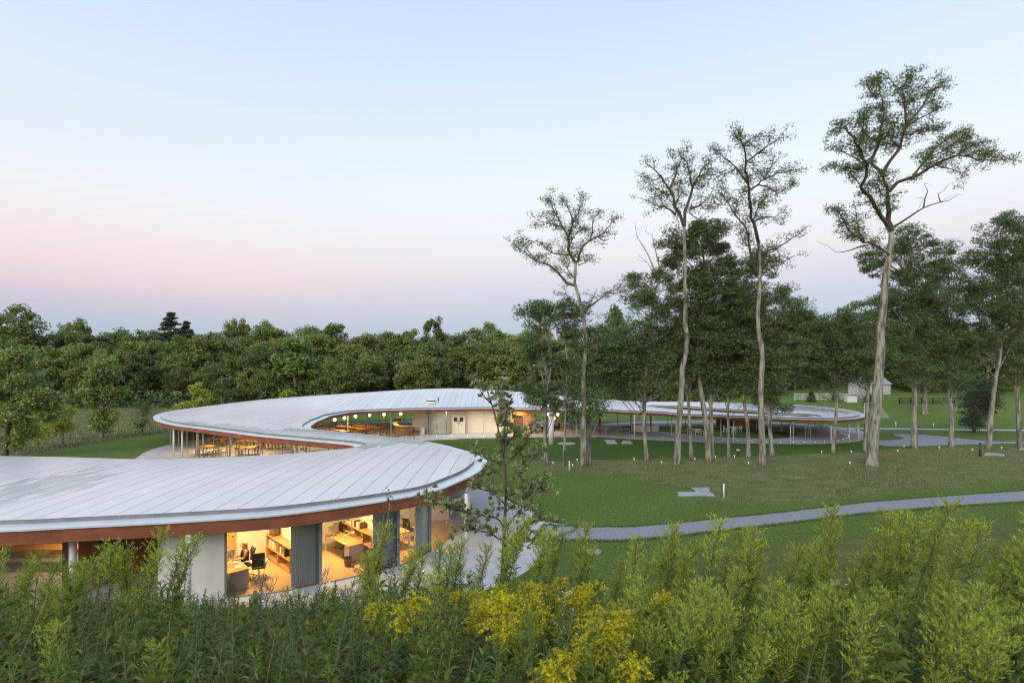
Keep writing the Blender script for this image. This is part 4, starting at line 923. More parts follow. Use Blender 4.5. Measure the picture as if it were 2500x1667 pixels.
leafy_tree('poplar_tree', 'tall upright green tree alone on the meadow', (250,1070), (248,880), 9, [(252,902,34,42),(250,955,42,42),(252,1010,20,24),(250,1033,20,16)], L_MAPLE, 170, 60, 0.30, 0.22, bark=bark_p, rr=(0.7,1.2))
leafy_tree('young_tree', 'small yellow-green tree on the meadow', (154,1088), (155,1000), 4, [(155,1018,24,28),(155,1040,22,14)], L_YEL, 90, 26, 0.20, 0.15, bark=bark_p, rr=(0.5,0.9))
leafy_tree('young_tree', 'thin sparse sapling on meadow left of the roof tip', (349,1062), (350,985), 3, [(350,1000,14,20),(350,1030,13,18)], L_FOREST, 40, 18, 0.22, 0.15, bark=bark_p)
leafy_tree('young_tree', 'pale yellowish young tree behind the big maple', (50,1100), (62,1020), 4, [(62,1035,28,30),(90,1060,20,18)], L_YEL, 80, 24, 0.22, 0.16, bark=bark_p)
# --- small trees just behind the roof
for nm,lb,base,top,bl,mm in [('young_tree','bright yellow-green tree behind the left end of the roof',(487,1018),(487,945),[(488,957,18,24),(478,985,16,14),(500,982,14,14)],L_YEL),
    ('young_tree','low yellow-green shrub tree beside the left roof tip',(450,1022),(450,990),[(448,996,16,10)],L_YEL),
    ('broadleaf_tree','rounded mid-green tree behind the left part of the roof',(540,1012),(542,915),[(545,935,20,24),(540,970,34,28)],L_FOREST),
    ('young_tree','small pale green tree peeping over the long roof',(700,1000),(702,955),[(702,966,10,11),(690,975,9,7)],L_YEL),
    ('young_tree','bright green sapling behind the roof right of the grove',(1640,1012),(1640,935),[(1640,950,17,22),(1638,975,12,14)],L_PALE),
    ('broadleaf_tree','soft olive tree in a gap behind the long roof',(600,1008),(600,950),[(600,965,28,18)],L_FOREST)]:
    leafy_tree(nm, lb, base, top, 4, bl, mm, 80, 26, 0.34, 0.26, bark=bark_p, rr=(0.6,1.1))

# --- the wood beyond: every tree its own copy
def crown_variant(k, kind):
    C = []; S = []; hgt = 14.0
    if kind == 'round':
        rx = rnd(4.2,5.4); rz = rnd(4.4,5.4); cz = hgt-rz
        for _ in range(62):
            v = Vector(rv(1)[0])*(random.random()**0.22); v.z = v.z if v.z > -0.7 else v.z*0.5
            C.append((v.x*rx,v.y*rx,cz+v.z*rz)); r = rnd(1.0,1.9); S.append((r,r,r*0.8))
        for _ in range(16):
            a = rnd(0,6.28); C.append((math.cos(a)*rx*rnd(.3,.8),math.sin(a)*rx*rnd(.3,.8),rnd(2.5,cz-1.5))); r = rnd(1.0,1.8); S.append((r,r,r*0.8))
    elif kind == 'tall':
        rx = rnd(3.0,3.8)
        for _ in range(56):
            z = rnd(3.0,hgt); q = rx*math.sin(math.pi*min(1,(z-1.5)/(hgt-0.5)))**0.6; a = rnd(0,6.28); w = q*random.random()**0.4
            C.append((math.cos(a)*w,math.sin(a)*w,z)); r = rnd(0.9,1.5); S.append((r,r,r*0.9))
    else:
        for _ in range(170):
            z = rnd(1.5,hgt); q = (hgt-z)/hgt*4.6+0.2; a = rnd(0,6.28); w = q*random.random()**0.4; C.append((math.cos(a)*w,math.sin(a)*w,z-w*0.25)); r = 0.45+0.30*q; S.append((r,r,r*0.4))
    per = 135 if kind != 'conifer' else 55
    a = scatter_leaves(np.array(C), np.array(S), per, 0.52 if kind != 'conifer' else 0.5, 0.31 if kind != 'conifer' else 0.16, 0.45, 0.1)
    cm = leaves_mesh('crown', *a, L_FOREST if kind != 'conifer' else L_CON)
    mb = MB(); mb.tube([(0,0,-0.8),(rnd(-.2,.2),rnd(-.2,.2),4),(rnd(-.4,.4),rnd(-.4,.4),9),(0,0,12)],[0.30,0.24,0.16,0.05],7)
    for _ in range(7):
        a = rnd(0,6.28); z = rnd(3.5,8); mb.tube([(0,0,z),(math.cos(a)*1.6,math.sin(a)*1.6,z+1.4),(math.cos(a)*3.2,math.sin(a)*3.2,z+2.2)],[0.11,0.07,0.03],4,False)
    return cm, mb.mesh('trunk', bark_p, True)
VAR = [crown_variant(i,'round') for i in range(6)] + [crown_variant(i,'tall') for i in range(3)]
CON = [crown_variant(i,'conifer') for i in range(2)]
def wood_tree(x, y, h, var, wide, name, label, group):
    z = GZ(x,y)-0.2; t = thing(name, label, 'tree', (x,y,z), rnd(0,6.28), group); t.scale = (wide*h/14,wide*h/14,h/14)
    link('trunk', var[1], t); link('crown', var[0], t); return t
def region(px): return ' at the far left' if px < 300 else (' below the conifers' if px < 560 else (' above the roof tip' if px < 800 else (' above the globe lamps' if px < 1000 else (' above the roof vent' if px < 1250 else (' behind the slender locust' if px < 1560 else ' behind the locust grove')))))
rows = [(119,7.4,(8.5,11.5),'edge trees of the wood','broad leafy tree along the front edge of the wood'),(128,7.0,(10.5,14.0),'second rank of the wood','leafy tree in the middle of the dark wood'),
        (141,7.2,(12.0,15.0),'third rank of the wood','leafy tree high in the wood behind others'),(158,7.8,(12.5,16.0),'skyline trees of the wood','leafy tree with its crown on the woodland skyline')]
for D_, sp_, hh, grp, lb in rows:
    x = -1.06*D_
    while x < (0.50*D_ if D_ < 125 else 0.62*D_):
        xx = x+rnd(-1.5,1.5); yy = D_+rnd(-3,3); px = CX+F*xx/yy
        h = rnd(*hh)
        wood_tree(xx,yy,h,random.choice(VAR),rnd(1.0,1.35),'woodland_tree',lb+region(px),grp)
        x += sp_*rnd(0.8,1.2)
# wood behind the field on the right
for k in range(46):
    D_ = rnd(150,190); x = rnd(0.36*D_,1.05*D_); wood_tree(x,D_,rnd(12,18),random.choice(VAR),rnd(0.9,1.15),'woodland_tree','leafy tree in the wood beyond the right hand field','trees beyond the right field')
for k in range(34):
    D_ = rnd(116,146); x = rnd(0.40*D_,1.08*D_); px = CX+F*x/D_
    if 2050 < px < 2200 and D_ < 136: D_ = 140; x = (px-CX)/F*D_
    wood_tree(x,D_,rnd(8,13),random.choice(VAR),rnd(1.0,1.4),'woodland_tree','leafy tree close behind the fences at right','trees close behind the right fences')
# landmark crowns on the skyline
def skyline(px, top, D_, h, var, wide, name, label):
    x = (px-CX)/F*D_; z = H-(top-HY)/F*D_; t = thing(name, label, 'tree', (x,D_,GZ(x,D_)-0.2), rnd(0,6.28)); hh = z-GZ(x,D_)+0.2
    t.scale = (wide*h/14,wide*h/14,hh/14); link('trunk', var[1], t); link('crown', var[0], t)
skyline(418,764,150,15,CON[0],1.8,'conifer_tree','tall dark conifer poking above the skyline at left')
skyline(456,783,152,12,CON[1],1.5,'conifer_tree','shorter conifer right of the tall one on the skyline')
skyline(35,745,150,15,VAR[0],1.2,'broadleaf_tree','big rounded tree highest on the skyline at far left')
skyline(185,777,160,12,VAR[1],0.9,'broadleaf_tree','dark rounded tree on the skyline left of the conifer')
skyline(580,778,160,13,VAR[2],0.8,'broadleaf_tree','dark layered tree on the skyline right of the conifers')
skyline(640,782,158,12,VAR[3],0.8,'broadleaf_tree','round dark crown on the skyline above the roof tip')
skyline(1192,788,165,12,VAR[4],0.9,'broadleaf_tree','round crown on the skyline left of the slender locust')
skyline(1060,780,150,13,VAR[7],1.0,'broadleaf_tree','pale feathery tree on the skyline above the roof vent')
skyline(1500,757,150,14,VAR[6],1.0,'broadleaf_tree','soft green tree behind the slender locust')
skyline(720,830,118,14,VAR[8],1.5,'broadleaf_tree','bright broad tree standing forward in the wood')
skyline(870,868,112,13,VAR[5],1.15,'broadleaf_tree','greyish domed tree forward in the wood above the roof')
skyline(1020,868,112,13,VAR[1],1.0,'broadleaf_tree','tree with pale leaning trunk above the roof vent')
# undergrowth along the wood's foot
n_ = 15000; xs = RNG.uniform(-135,60,n_); ys = RNG.uniform(113,122,n_); zs = ground_z(xs,ys)+RNG.random(n_)**1.5*3.6
xs2 = RNG.uniform(45,190,6000); ys2 = RNG.uniform(140,152,6000); zs2 = ground_z(xs2,ys2)+RNG.random(6000)**1.5*4
C = np.column_stack([np.r_[xs,xs2],np.r_[ys,ys2],np.r_[zs,zs2]]); k = len(C)
tag(link('undergrowth', leaves_mesh('undergrowth', C, rv(k), unit(rv(k)+np.array([0,-0.5,0.8])), RNG.uniform(0.5,0.9,k), RNG.uniform(0.3,0.55,k), L_DENSE)), 'tangled dark undergrowth along the foot of the wood', None, None, 'stuff')
# ================================================================ furniture inside the commons
def wooden_chair(label, group, back_h=0.88, m=None):
    t = thing('wooden_chair', label, 'chair', (0,0,0), 0, group); m = m or M['wood_chair']
    MB().box(-0.21,0.21,-0.2,0.21,0.43,0.47).build('seat', m, t)
    for sx in (-1,1):
        MB().box(sx*0.19-0.02,sx*0.19+0.02,-0.2,-0.16,0,0.43).build('leg', m, t)
        MB().obox((sx*0.19,0.2,0),(sx*0.19,0.25,back_h),0.04,0.04).build('leg', m, t)
    mb = MB()
    for z in (0.6,0.72,0.84): mb.obox((-0.19,0.215+z*0.03,z),(0.19,0.215+z*0.03,z),0.025,0.06)
    mb.build('backrest', m, t); return t
def round_table(p, r, label, grp, m=None, h=0.75):
    t = thing('round_table', label, 'table', (p.x,p.y,0.022), 0, grp)
    MB().lathe([(r-0.02,h-0.035),(r,h-0.02),(r,h)],24).build('table_top', m or M['wood'], t)
    MB().lathe([(0.06,0.03),(0.05,0.1),(0.05,h-0.035)],10).build('pedestal', M['dark'], t); MB().lathe([(0.32,0),(0.3,0.02),(0.06,0.035)],14).build('foot', M['dark'], t)
    return t
first = {}
def place_chair(x, y, rz, label, group, key='chair', m=None, z=0.022):
    if key not in first:
        o = wooden_chair(label, group, m=m); o.location = (x,y,z); o.rotation_euler = (0,0,rz); first[key] = o
    else:
        o = dup(first[key], (x,y,z), rz, label); o['group'] = group
    return o
for (px,py),r,lb,nc in [((506,1089),0.75,'round oak table nearest the curved glass',4),((520,1098.6),0.78,'front round oak table in the commons',4),((607,1091.7),0.78,'round oak table with yellow lit top in the commons',4),((536,1071),0.8,'rear round oak table by the back glass',5)]:
    p = W(px,py,0.75); p.z = 0; round_table(p, r, lb, 'round commons tables')
    a0 = rnd(0,6.28)
    for k in range(nc):
        a = a0+k*6.283/nc; place_chair(p.x+math.cos(a)*(r+0.18), p.y+math.sin(a)*(r+0.18), a-math.pi/2, f'wooden chair drawn up to the {lb[0:]}', 'chairs at the '+lb)
def long_table(a, b_, label, short):
    a = Vector((a[0],a[1],0)); b_ = Vector((b_[0],b_[1],0)); c = (a+b_)/2; d = (b_-a); L = d.length; rz = math.atan2(d.y,d.x)
    t = thing('long_table', label, 'table', (c.x,c.y,0.022), rz, 'long commons tables')
    MB().box(-L/2,L/2,-0.45,0.45,0.70,0.75).build('table_top', M['wood'], t)
    for sx in (-1,0,1):
        for sy in (-1,1): MB().box(sx*(L/2-0.25)-0.04,sx*(L/2-0.25)+0.04,sy*0.36-0.04,sy*0.36+0.04,0,0.70).build('leg', M['wood_chair'], t)
    MB().box(-L/2+0.3,L/2-0.3,-0.03,0.03,0.5,0.6).build('rail', M['wood_chair'], t)
    n_ = int(L/0.75); u = d.normalized(); v = Vector((-u.y,u.x,0))
    for k in range(n_):
        for s in (-1,1):
            p = c + u*((k+0.5)/n_-0.5)*L + v*s*0.55; place_chair(p.x,p.y, rz+(0 if s > 0 else math.pi), f'wooden chair along the {short}', 'chairs along the '+short)
def W75(px,py): p = W(px,py,0.75); return (p.x,p.y)
long_table(W75(769,1044),W75(846,1053),'nearest long oak table under the globe lamps','nearest long table')
long_table(W75(820,1039),W75(892,1047),'middle long oak table under the globe lamps','middle long table')
long_table(W75(865,1036),W75(925,1044),'farthest long oak table under the globe lamps','farthest long table')
long_table(W75(586,1075),W75(690,1079),'long oak table seen under the front eave','long table under the front eave')
for (px,py),r,lb in [((877,1058.5),0.55,'small round cafe table left of the others by the glass'),((905,1054),0.5,'small round cafe table lit warm by the long tables'),((912,1059),0.45,'small round cafe table nearest the neck of the roof')]:
    p = W(px,py,0.72); p.z = 0; round_table(p, r, lb, 'small cafe tables', h=0.72)
    for k in range(2): a = rnd(0,6.28); place_chair(p.x+math.cos(a)*0.75,p.y+math.sin(a)*0.75,a-math.pi/2,f'wooden chair at the {lb}','chairs at the '+lb)
for (px,py),rz,lb in [((931,1066),0.5,'low wooden chair outside beside the brown post'),((946,1066),2.2,'wooden chair outside left of the white column'),((968,1073),1.4,'low wooden chair on the paving before the bar'),((992,1074),1.7,'wooden chair left of the pair on the paving'),((1006,1075),-1.6,'wooden chair right of the pair on the paving')]:
    p = W(px,py); place_chair(p.x,p.y,rz,lb,'chairs on the paving by the bar')
# ladder-back settee and tall chairs by the bar
for (px,py),lb in [((990,1061),'tall ladder-back chair left by the bar front'),((1001,1061.5),'tall ladder-back chair right by the bar front')]:
    p = W(px,py); t = thing('ladder_back_chair', lb, 'chair', (p.x,p.y,0.022), 0.2, 'tall ladder-back chairs')
    m = mat('pale_ash', (0.46,0.36,0.21), 0.6) if 'ash' not in M else M['ash']; M['ash'] = m
    MB().box(-0.22,0.22,-0.2,0.2,0.42,0.46).build('seat', m, t)
    for sx in (-1,1):
        MB().box(sx*0.2-0.02,sx*0.2+0.02,-0.2,-0.16,0,0.42).build('leg', m, t); MB().obox((sx*0.2,0.19,0),(sx*0.2,0.24,1.15),0.04,0.04).build('leg', m, t)
    mb = MB(); [mb.obox((-0.2,0.2+z*0.04,z),(0.2,0.2+z*0.04,z),0.02,0.08) for z in (0.6,0.78,0.96,1.12)]; mb.build('backrest', m, t)
p = W(1015,1061); t = thing('settee', 'pale slatted wooden settee beside the bar', 'bench', (p.x,p.y,0.022), 0.05)
MB().box(-0.55,0.55,-0.25,0.25,0.38,0.44).build('seat', M['black'], t)
for sx in (-1,1):
    for y0,y1,hh in ((-0.25,-0.19,0.6),(0.2,0.26,0.95)): MB().box(sx*0.52-0.03,sx*0.52+0.03,y0,y1,0,hh).build('leg', M['ash'], t)
mb = MB(); [mb.box(-0.5,0.5,0.21,0.25,z,z+0.06) for z in (0.6,0.74,0.88)]; mb.build('backrest', M['ash'], t)
p = W(1032,1060.5); t = thing('litter_bin', 'white upright bin beside the settee', 'bin', (p.x,p.y,0.022)); MB().box(-0.25,0.25,-0.2,0.2,0,0.92).build('body', M['white'], t); MB().box(-0.12,0.12,-0.205,-0.198,0.72,0.8).build('slot', M['dark'], t)
# curved bar with coffee machine
bar = thing('bar_counter', 'curved honey-coloured bar counter under the roof', 'bar', (0,0,0))
bl = catmull([tuple(W(x,y)[:2]) for x,y in [(1012,1060),(990,1061.5),(974,1060),(966,1056),(965,1050),(972,1046)]], 0.25, False)
MB().wall(bl,0.022,1.05,0.12).build('front', M['wood'], bar); MB().wall(offset_in(bl,-0.2) if False else bl,1.05,1.1,0.62).build('worktop', M['wall_white'], bar)
p = W(978,1052.5); cm = thing('coffee_machine', 'dark coffee machine standing on the bar', 'coffee machine', (bl[-3][0]+0.05,bl[-3][1],1.102), 0.4)
MB().box(-0.4,0.4,-0.25,0.25,0.02,0.42).build('body', M['dark'], cm); MB().box(-0.42,0.42,-0.2,0.25,0.42,0.55).build('cup_tray', M['chrome'], cm)
for x in (-0.2,0.2): MB().obox((x,-0.25,0.25),(x,-0.42,0.23),0.04,0.04).build('handle', M['wood_dark'], cm)
for x in (-0.34,0.34): MB().lathe([(0.03,0),(0.03,0.02)],8,(x,0,0)).build('foot', M['dark'], cm)
# lounge furniture in the glazed room
for (x,y),lb in [((4.3,71.0),'dark armchair left inside the glazed lounge'),((6.0,71.8),'dark armchair right inside the glazed lounge')]:
    t = thing('armchair', lb, 'armchair', (x,y,0.022), rnd(0,6)); MB().box(-0.38,0.38,-0.38,0.38,0.16,0.42).build('seat', M['black'], t); MB().box(-0.38,0.38,0.24,0.40,0.42,0.95).build('backrest', M['black'], t)
    for sx in (-1,1): MB().box(sx*0.38-0.06,sx*0.38+0.06,-0.36,0.24,0.425,0.62).build('armrest', M['black'], t); 
    for sx in (-1,1):
        for sy in (-1,1): MB().box(sx*0.3-0.03,sx*0.3+0.03,sy*0.3-0.03,sy*0.3+0.03,0,0.16).build('leg', M['dark'], t)

# ================================================================ the near offices
RZ = math.atan2(U.y,U.x)                               # direction of the partitions
def local(o, fn): return o
def office_chair(loc, rz, label, arms=True):
    t = thing('office_chair', label, 'chair', (loc[0],loc[1],0.035), rz, 'black mesh office chairs')
    MB().box(-0.24,0.24,-0.24,0.22,0.43,0.49).build('seat', M['black'], t)
    mb = MB(); k = 6; vs = []
    for i in range(k+1):
        z = 0.52+0.55*i/k; y = 0.22+0.10*(i/k)**2+0.03*math.sin(i/k*6); vs += [(-0.22,y,z),(0.22,y,z),(0.22,y+0.03,z),(-0.22,y+0.03,z)]
    mb.add(vs,[(0,1,2,3),(4*k+3,4*k+2,4*k+1,4*k)]+[(4*i+j,4*i+4+j,4*i+4+(j+1)%4,4*i+(j+1)%4) for i in range(k) for j in range(4)]); mb.build('backrest', M['black'], t)
    MB().lathe([(0.03,0.1),(0.03,0.43)],8).build('gas_lift', M['chrome'], t)
    base = MB(); 
    for i in range(5):
        a = i*6.283/5; base.obox((0,0,0.1),(math.cos(a)*0.3,math.sin(a)*0.3,0.075),0.045,0.03)
    bo = base.build('star_base', M['chrome'], t)
    for i in range(5): a = i*6.283/5; MB().sphere((math.cos(a)*0.3,math.sin(a)*0.3,0.032),0.032,8,5).build('caster', M['dark'], bo)
    if arms:
        for s in (-1,1):
            ar = MB().box(s*0.27-0.03,s*0.27+0.03,-0.2,0.12,0.64,0.67).build('armrest', M['white'], t); MB().obox((s*0.27,0.02,0.64),(s*0.24,0.1,0.46),0.03,0.03).build('strut', M['chrome'], ar)
    return t
def desk(c, L, Wd, rz, label, panel=True):
    t = thing('office_desk', label, 'desk', (c[0],c[1],0.035), rz, 'office desks')
    MB().box(-L/2,L/2,-Wd/2,Wd/2,0.69,0.725).build('desk_top', M['wood'], t)
    if panel: MB().box(-L/2+0.02,-L/2+0.42,-Wd/2+0.03,Wd/2-0.03,0.03,0.69).build('pedestal', mat('lilac_grey_laminate',(0.40,0.36,0.40),0.6) if 'lilac' not in M else M['lilac'], t)
    for sx,sy in ((1,-1),(1,1),(-1,-1),(-1,1)): MB().box(sx*(L/2-0.05)-0.025,sx*(L/2-0.05)+0.025,sy*(Wd/2-0.05)-0.025,sy*(Wd/2-0.05)+0.025,0,0.69).build('leg', M['white'], t)
    return t
def monitor(x, y, rz, label):
    t = thing('computer_monitor', label, 'monitor', (x,y,0.76), rz, 'desk monitors')
    MB().box(-0.29,0.29,-0.015,0.015,0.1,0.48).build('screen_housing', M['chrome'], t); MB().box(-0.27,0.27,-0.018,-0.0152,0.16,0.46).build('screen', M['black'], t)
    MB().obox((0,0.03,0.012),(0,0.03,0.2),0.12,0.015).build('stand', M['chrome'], t); MB().box(-0.12,0.12,-0.06,0.12,0,0.012).build('foot', M['chrome'], t); return t
def shelf_unit(a, rz, L, Hh, label, mm):
    t = thing('shelf_unit', label, 'shelf', (a[0],a[1],0.035), rz, 'low office shelves')
    for z in (0.06,Hh/2,Hh): MB().box(0,L,-0.2,0.2,z-0.018,z+0.018).build('shelf_board', mm, t)
    nd = max(2,int(L/0.9))
    for i in range(nd+1): x = L*i/nd; MB().box(x-0.012,x+0.012,-0.19,0.19,0.0,Hh-0.018).build('upright', mm, t)
    return t
# room with the seated worker
desk((-10.42,19.85), 1.55, 0.72, RZ, 'office desk with lilac-grey end panel before the seated person')
monitor(-10.72,19.98,RZ+math.pi/2+0.15,'thin monitor seen from behind on left office desk')
def kb(x,y,rz,lb): t = thing('keyboard', lb,'keyboard',(x,y,0.762),rz); MB().box(-0.21,0.21,-0.07,0.07,0,0.02).build('case', M['white'], t); MB().box(-0.2,0.2,-0.06,0.06,0.021,0.026).build('keys', M['paper'], t)
kb(-10.5,20.16,RZ,'white keyboard before the seated person')
for k,(dx,dy) in enumerate([(0.30,-0.42),(-0.35,0.2)]):
    c = Vector((-10.42,19.85))+U*dx+Vv*dy*0.5; t = thing('paper_pile', ['loose papers at near end of left desk','paper pile beside the left monitor'][k],'papers',(c.x,c.y,0.762),rnd(0,3))
    for i in range(4): MB().box(-0.15,0.15,-0.1,0.1,i*0.006,i*0.006+0.004,rz=rnd(-0.2,0.2)).build('sheet', M['paper'], t)
FACE = math.atan2(-0.69,-0.724)                         # the worker looks to the left
cpos = (-10.33,20.62)
office_chair(cpos, FACE-math.pi/2+math.pi, 'black office chair with person seated on it')
office_chair((-9.72,20.45), RZ+1.2, 'empty black office chair behind the seated person')
p1 = ends[1]; q1 = Vector(PX[1])
shelf_unit(p1-U*0.35-Vv*0.28, RZ+math.pi, 2.6, 0.98, 'low open oak shelf along the left office partition', M['wood'])
for k in range(5):
    c = p1-U*(0.6+0.42*k)-Vv*0.3; t = thing('box_file', f'{["first","second","third","fourth","fifth"][k]} file box from the back on left shelf','box',(c.x,c.y,0.55),RZ+rnd(-.1,.1),'file boxes on the left shelf')
    MB().box(-0.06,0.06,-0.13,0.13,0,0.28).build('box', [M['paper'],M['white'],M['wood_chair'],M['paper'],M['dark']][k], t); MB().box(-0.03,0.03,-0.134,-0.1305,0.16,0.22).build('tag', M['white'], t)
c = p1-U*0.75-Vv*0.28; t = thing('planter_box','brown planter box with green plant on left office shelf','planter',(c.x,c.y,1.035),RZ); MB().box(-0.2,0.2,-0.13,0.13,0,0.34).build('box', M['wood_dark'], t)
k = 90; Cc = np.column_stack([RNG.uniform(-0.24,0.24,k),RNG.uniform(-0.16,0.16,k),RNG.uniform(0.34,0.55,k)]); link('foliage', leaves_mesh('foliage',Cc,rv(k),rv(k),np.full(k,0.1),np.full(k,0.05),L_FOREST), t)
q = ends[0].lerp(ends[1],0.36)-U*0.1; t = thing('interior_door','narrow brown door in the back wall of left office','door',(q.x,q.y,0.035),math.atan2((ends[1]-ends[0]).y,(ends[1]-ends[0]).x)); MB().box(-0.42,0.42,-0.04,0.03,0,2.05).build('door_leaf', M['wood'], t); MB().box(0.3,0.36,-0.09,-0.04,0.98,1.02).build('handle', M['chrome'], t)
# middle office
p2 = ends[2]
shelf_unit(p2-U*0.5-Vv*0.3, RZ+math.pi, 3.2, 1.02, 'long two-tier oak shelf along the middle office partition', M['wood'])
c = p2-U*2.0-Vv*1.05; desk((c.x,c.y), 2.3, 0.7, RZ, 'long oak desk in the middle office')
M['lilac'] = bpy.data.materials['lilac_grey_laminate']
m_ = p2-U*1.35-Vv*1.2; monitor(m_.x,m_.y,RZ+1.9,'monitor on the middle office desk')
c = p2-U*1.0-Vv*0.62; office_chair((c.x,c.y), RZ-1.4, 'black office chair between desk and long shelf')
for k,(f,mm) in enumerate([(1.6,'stripe'),(2.1,'stripe'),(1.15,'paper')]):
    c = p2-U*f-Vv*0.3
    if mm == 'stripe':
        t = thing('striped_bag', ['striped cloth bag upper on middle office shelf','striped cloth bag lower on middle office shelf'][k],'bag',(c.x,c.y,1.076),RZ)
        for i in range(6): MB().box(-0.18+i*0.06,-0.12+i*0.06,-0.13,0.13,0,0.28+0.03*math.sin(i)).build('stripe', M['white'] if i%2 else M['wood_dark'], t)
    else:
        t = thing('paper_pile','crumpled papers on top of middle office shelf','papers',(c.x,c.y,1.076),RZ); [MB().box(-0.2,0.2,-0.14,0.14,i*0.02,i*0.02+0.015,rz=rnd(-0.3,0.3)).build('sheet', M['paper'], t) for i in range(4)]
c = p2-U*0.62-Vv*0.3; t = thing('toy_figure','small pale four-legged toy on end of middle shelf','toy',(c.x,c.y,1.076),RZ); MB().box(-0.1,0.1,-0.035,0.035,0.08,0.16).build('body', M['paper'], t); MB().box(-0.17,-0.08,-0.03,0.03,0.13,0.22).build('head', M['paper'], t)
for sx in (-1,1):
    for sy in (-1,1): MB().box(sx*0.08-0.012,sx*0.08+0.012,sy*0.025-0.012,sy*0.025+0.012,0,0.08).build('leg', M['paper'], t)
c = p2-U*2.7-Vv*1.35; t = thing('desk_lamp','slim white jointed lamp on middle office desk','lamp',(c.x,c.y,0.762),0); MB().lathe([(0.09,0),(0.09,0.02)],12).build('base', M['white'], t); MB().tube([(0,0,0.02),(0,0,0.34),(0.34,0.1,0.46)],0.012,6).build('arm', M['white'], t); MB().lathe([(0.05,0.40),(0.03,0.48)],10,(0.36,0.1,0)).build('lamp_shade', M['white'], t)
c = p2-U*3.3-Vv*1.5; t = thing('waste_bin','brown round bin below the middle office desk','bin',(c.x,c.y,0.035)); MB().lathe([(0.13,0),(0.17,0.34)],14,cap=False).build('body', M['wood_dark'], t); MB().lathe([(0.125,0.01),(0.125,0.02)],14).build('bottom', M['dark'], t)
# right office
c = Vector(PX[2])+Vector((-0.7,2.6)); desk((c.x,c.y),1.5,0.7,RZ,'small oak desk in the right hand office', panel=False)
office_chair((c.x+0.55,c.y+0.75), 2.6, 'black office chair standing at the right hand desk')
t = thing('paper_pile','papers scattered on the right hand office desk','papers',(c.x,c.y,0.762),0.3); [MB().box(-0.2,0.2,-0.14,0.14,i*0.008,i*0.008+0.006,rz=rnd(-0.4,0.4)).build('sheet', M['paper'], t) for i in range(4)]
# curtains gathered at the posts
def curtain(px0, px1, d, label):
    pr = CX+F*offw[:,0]/offw[:,1]; pts = []; seen = set()
    a, b_ = on_line(offw,px0), on_line(offw,px1); a = Vector(a)+U*d; b_ = Vector(b_)+U*d
    n_ = 90; vs = []; L = (b_-a).length; u = (b_-a).normalized(); k = Vector((-u.y,u.x))
    for i in range(n_+1):
        q = a+(b_-a)*i/n_ + k*0.09*math.sin(i*0.9+0.5*math.sin(i*0.23)); vs += [(q.x,q.y,0.05),(q.x,q.y,Z1-0.05)]
    t = thing('curtain', label,'curtain',(a.x,a.y,0)); mb = MB().add([(x-a.x,y-a.y,z) for x,y,z in vs],[(2*i,2*i+2,2*i+3,2*i+1) for i in range(n_)]); mb.build('fabric', M['curtain'], t, True)
    MB().obox((0,0,Z1-0.045),(b_.x-a.x,b_.y-a.y,Z1-0.045),0.05,0.02).build('rail', M['mullion'], t)
curtain(704,786,0.22,'grey curtain gathered between left and middle office windows'); curtain(914,978,0.22,'grey curtain gathered between middle and right office windows'); curtain(1018,1050,0.25,'pale curtain at curved glass of right office')

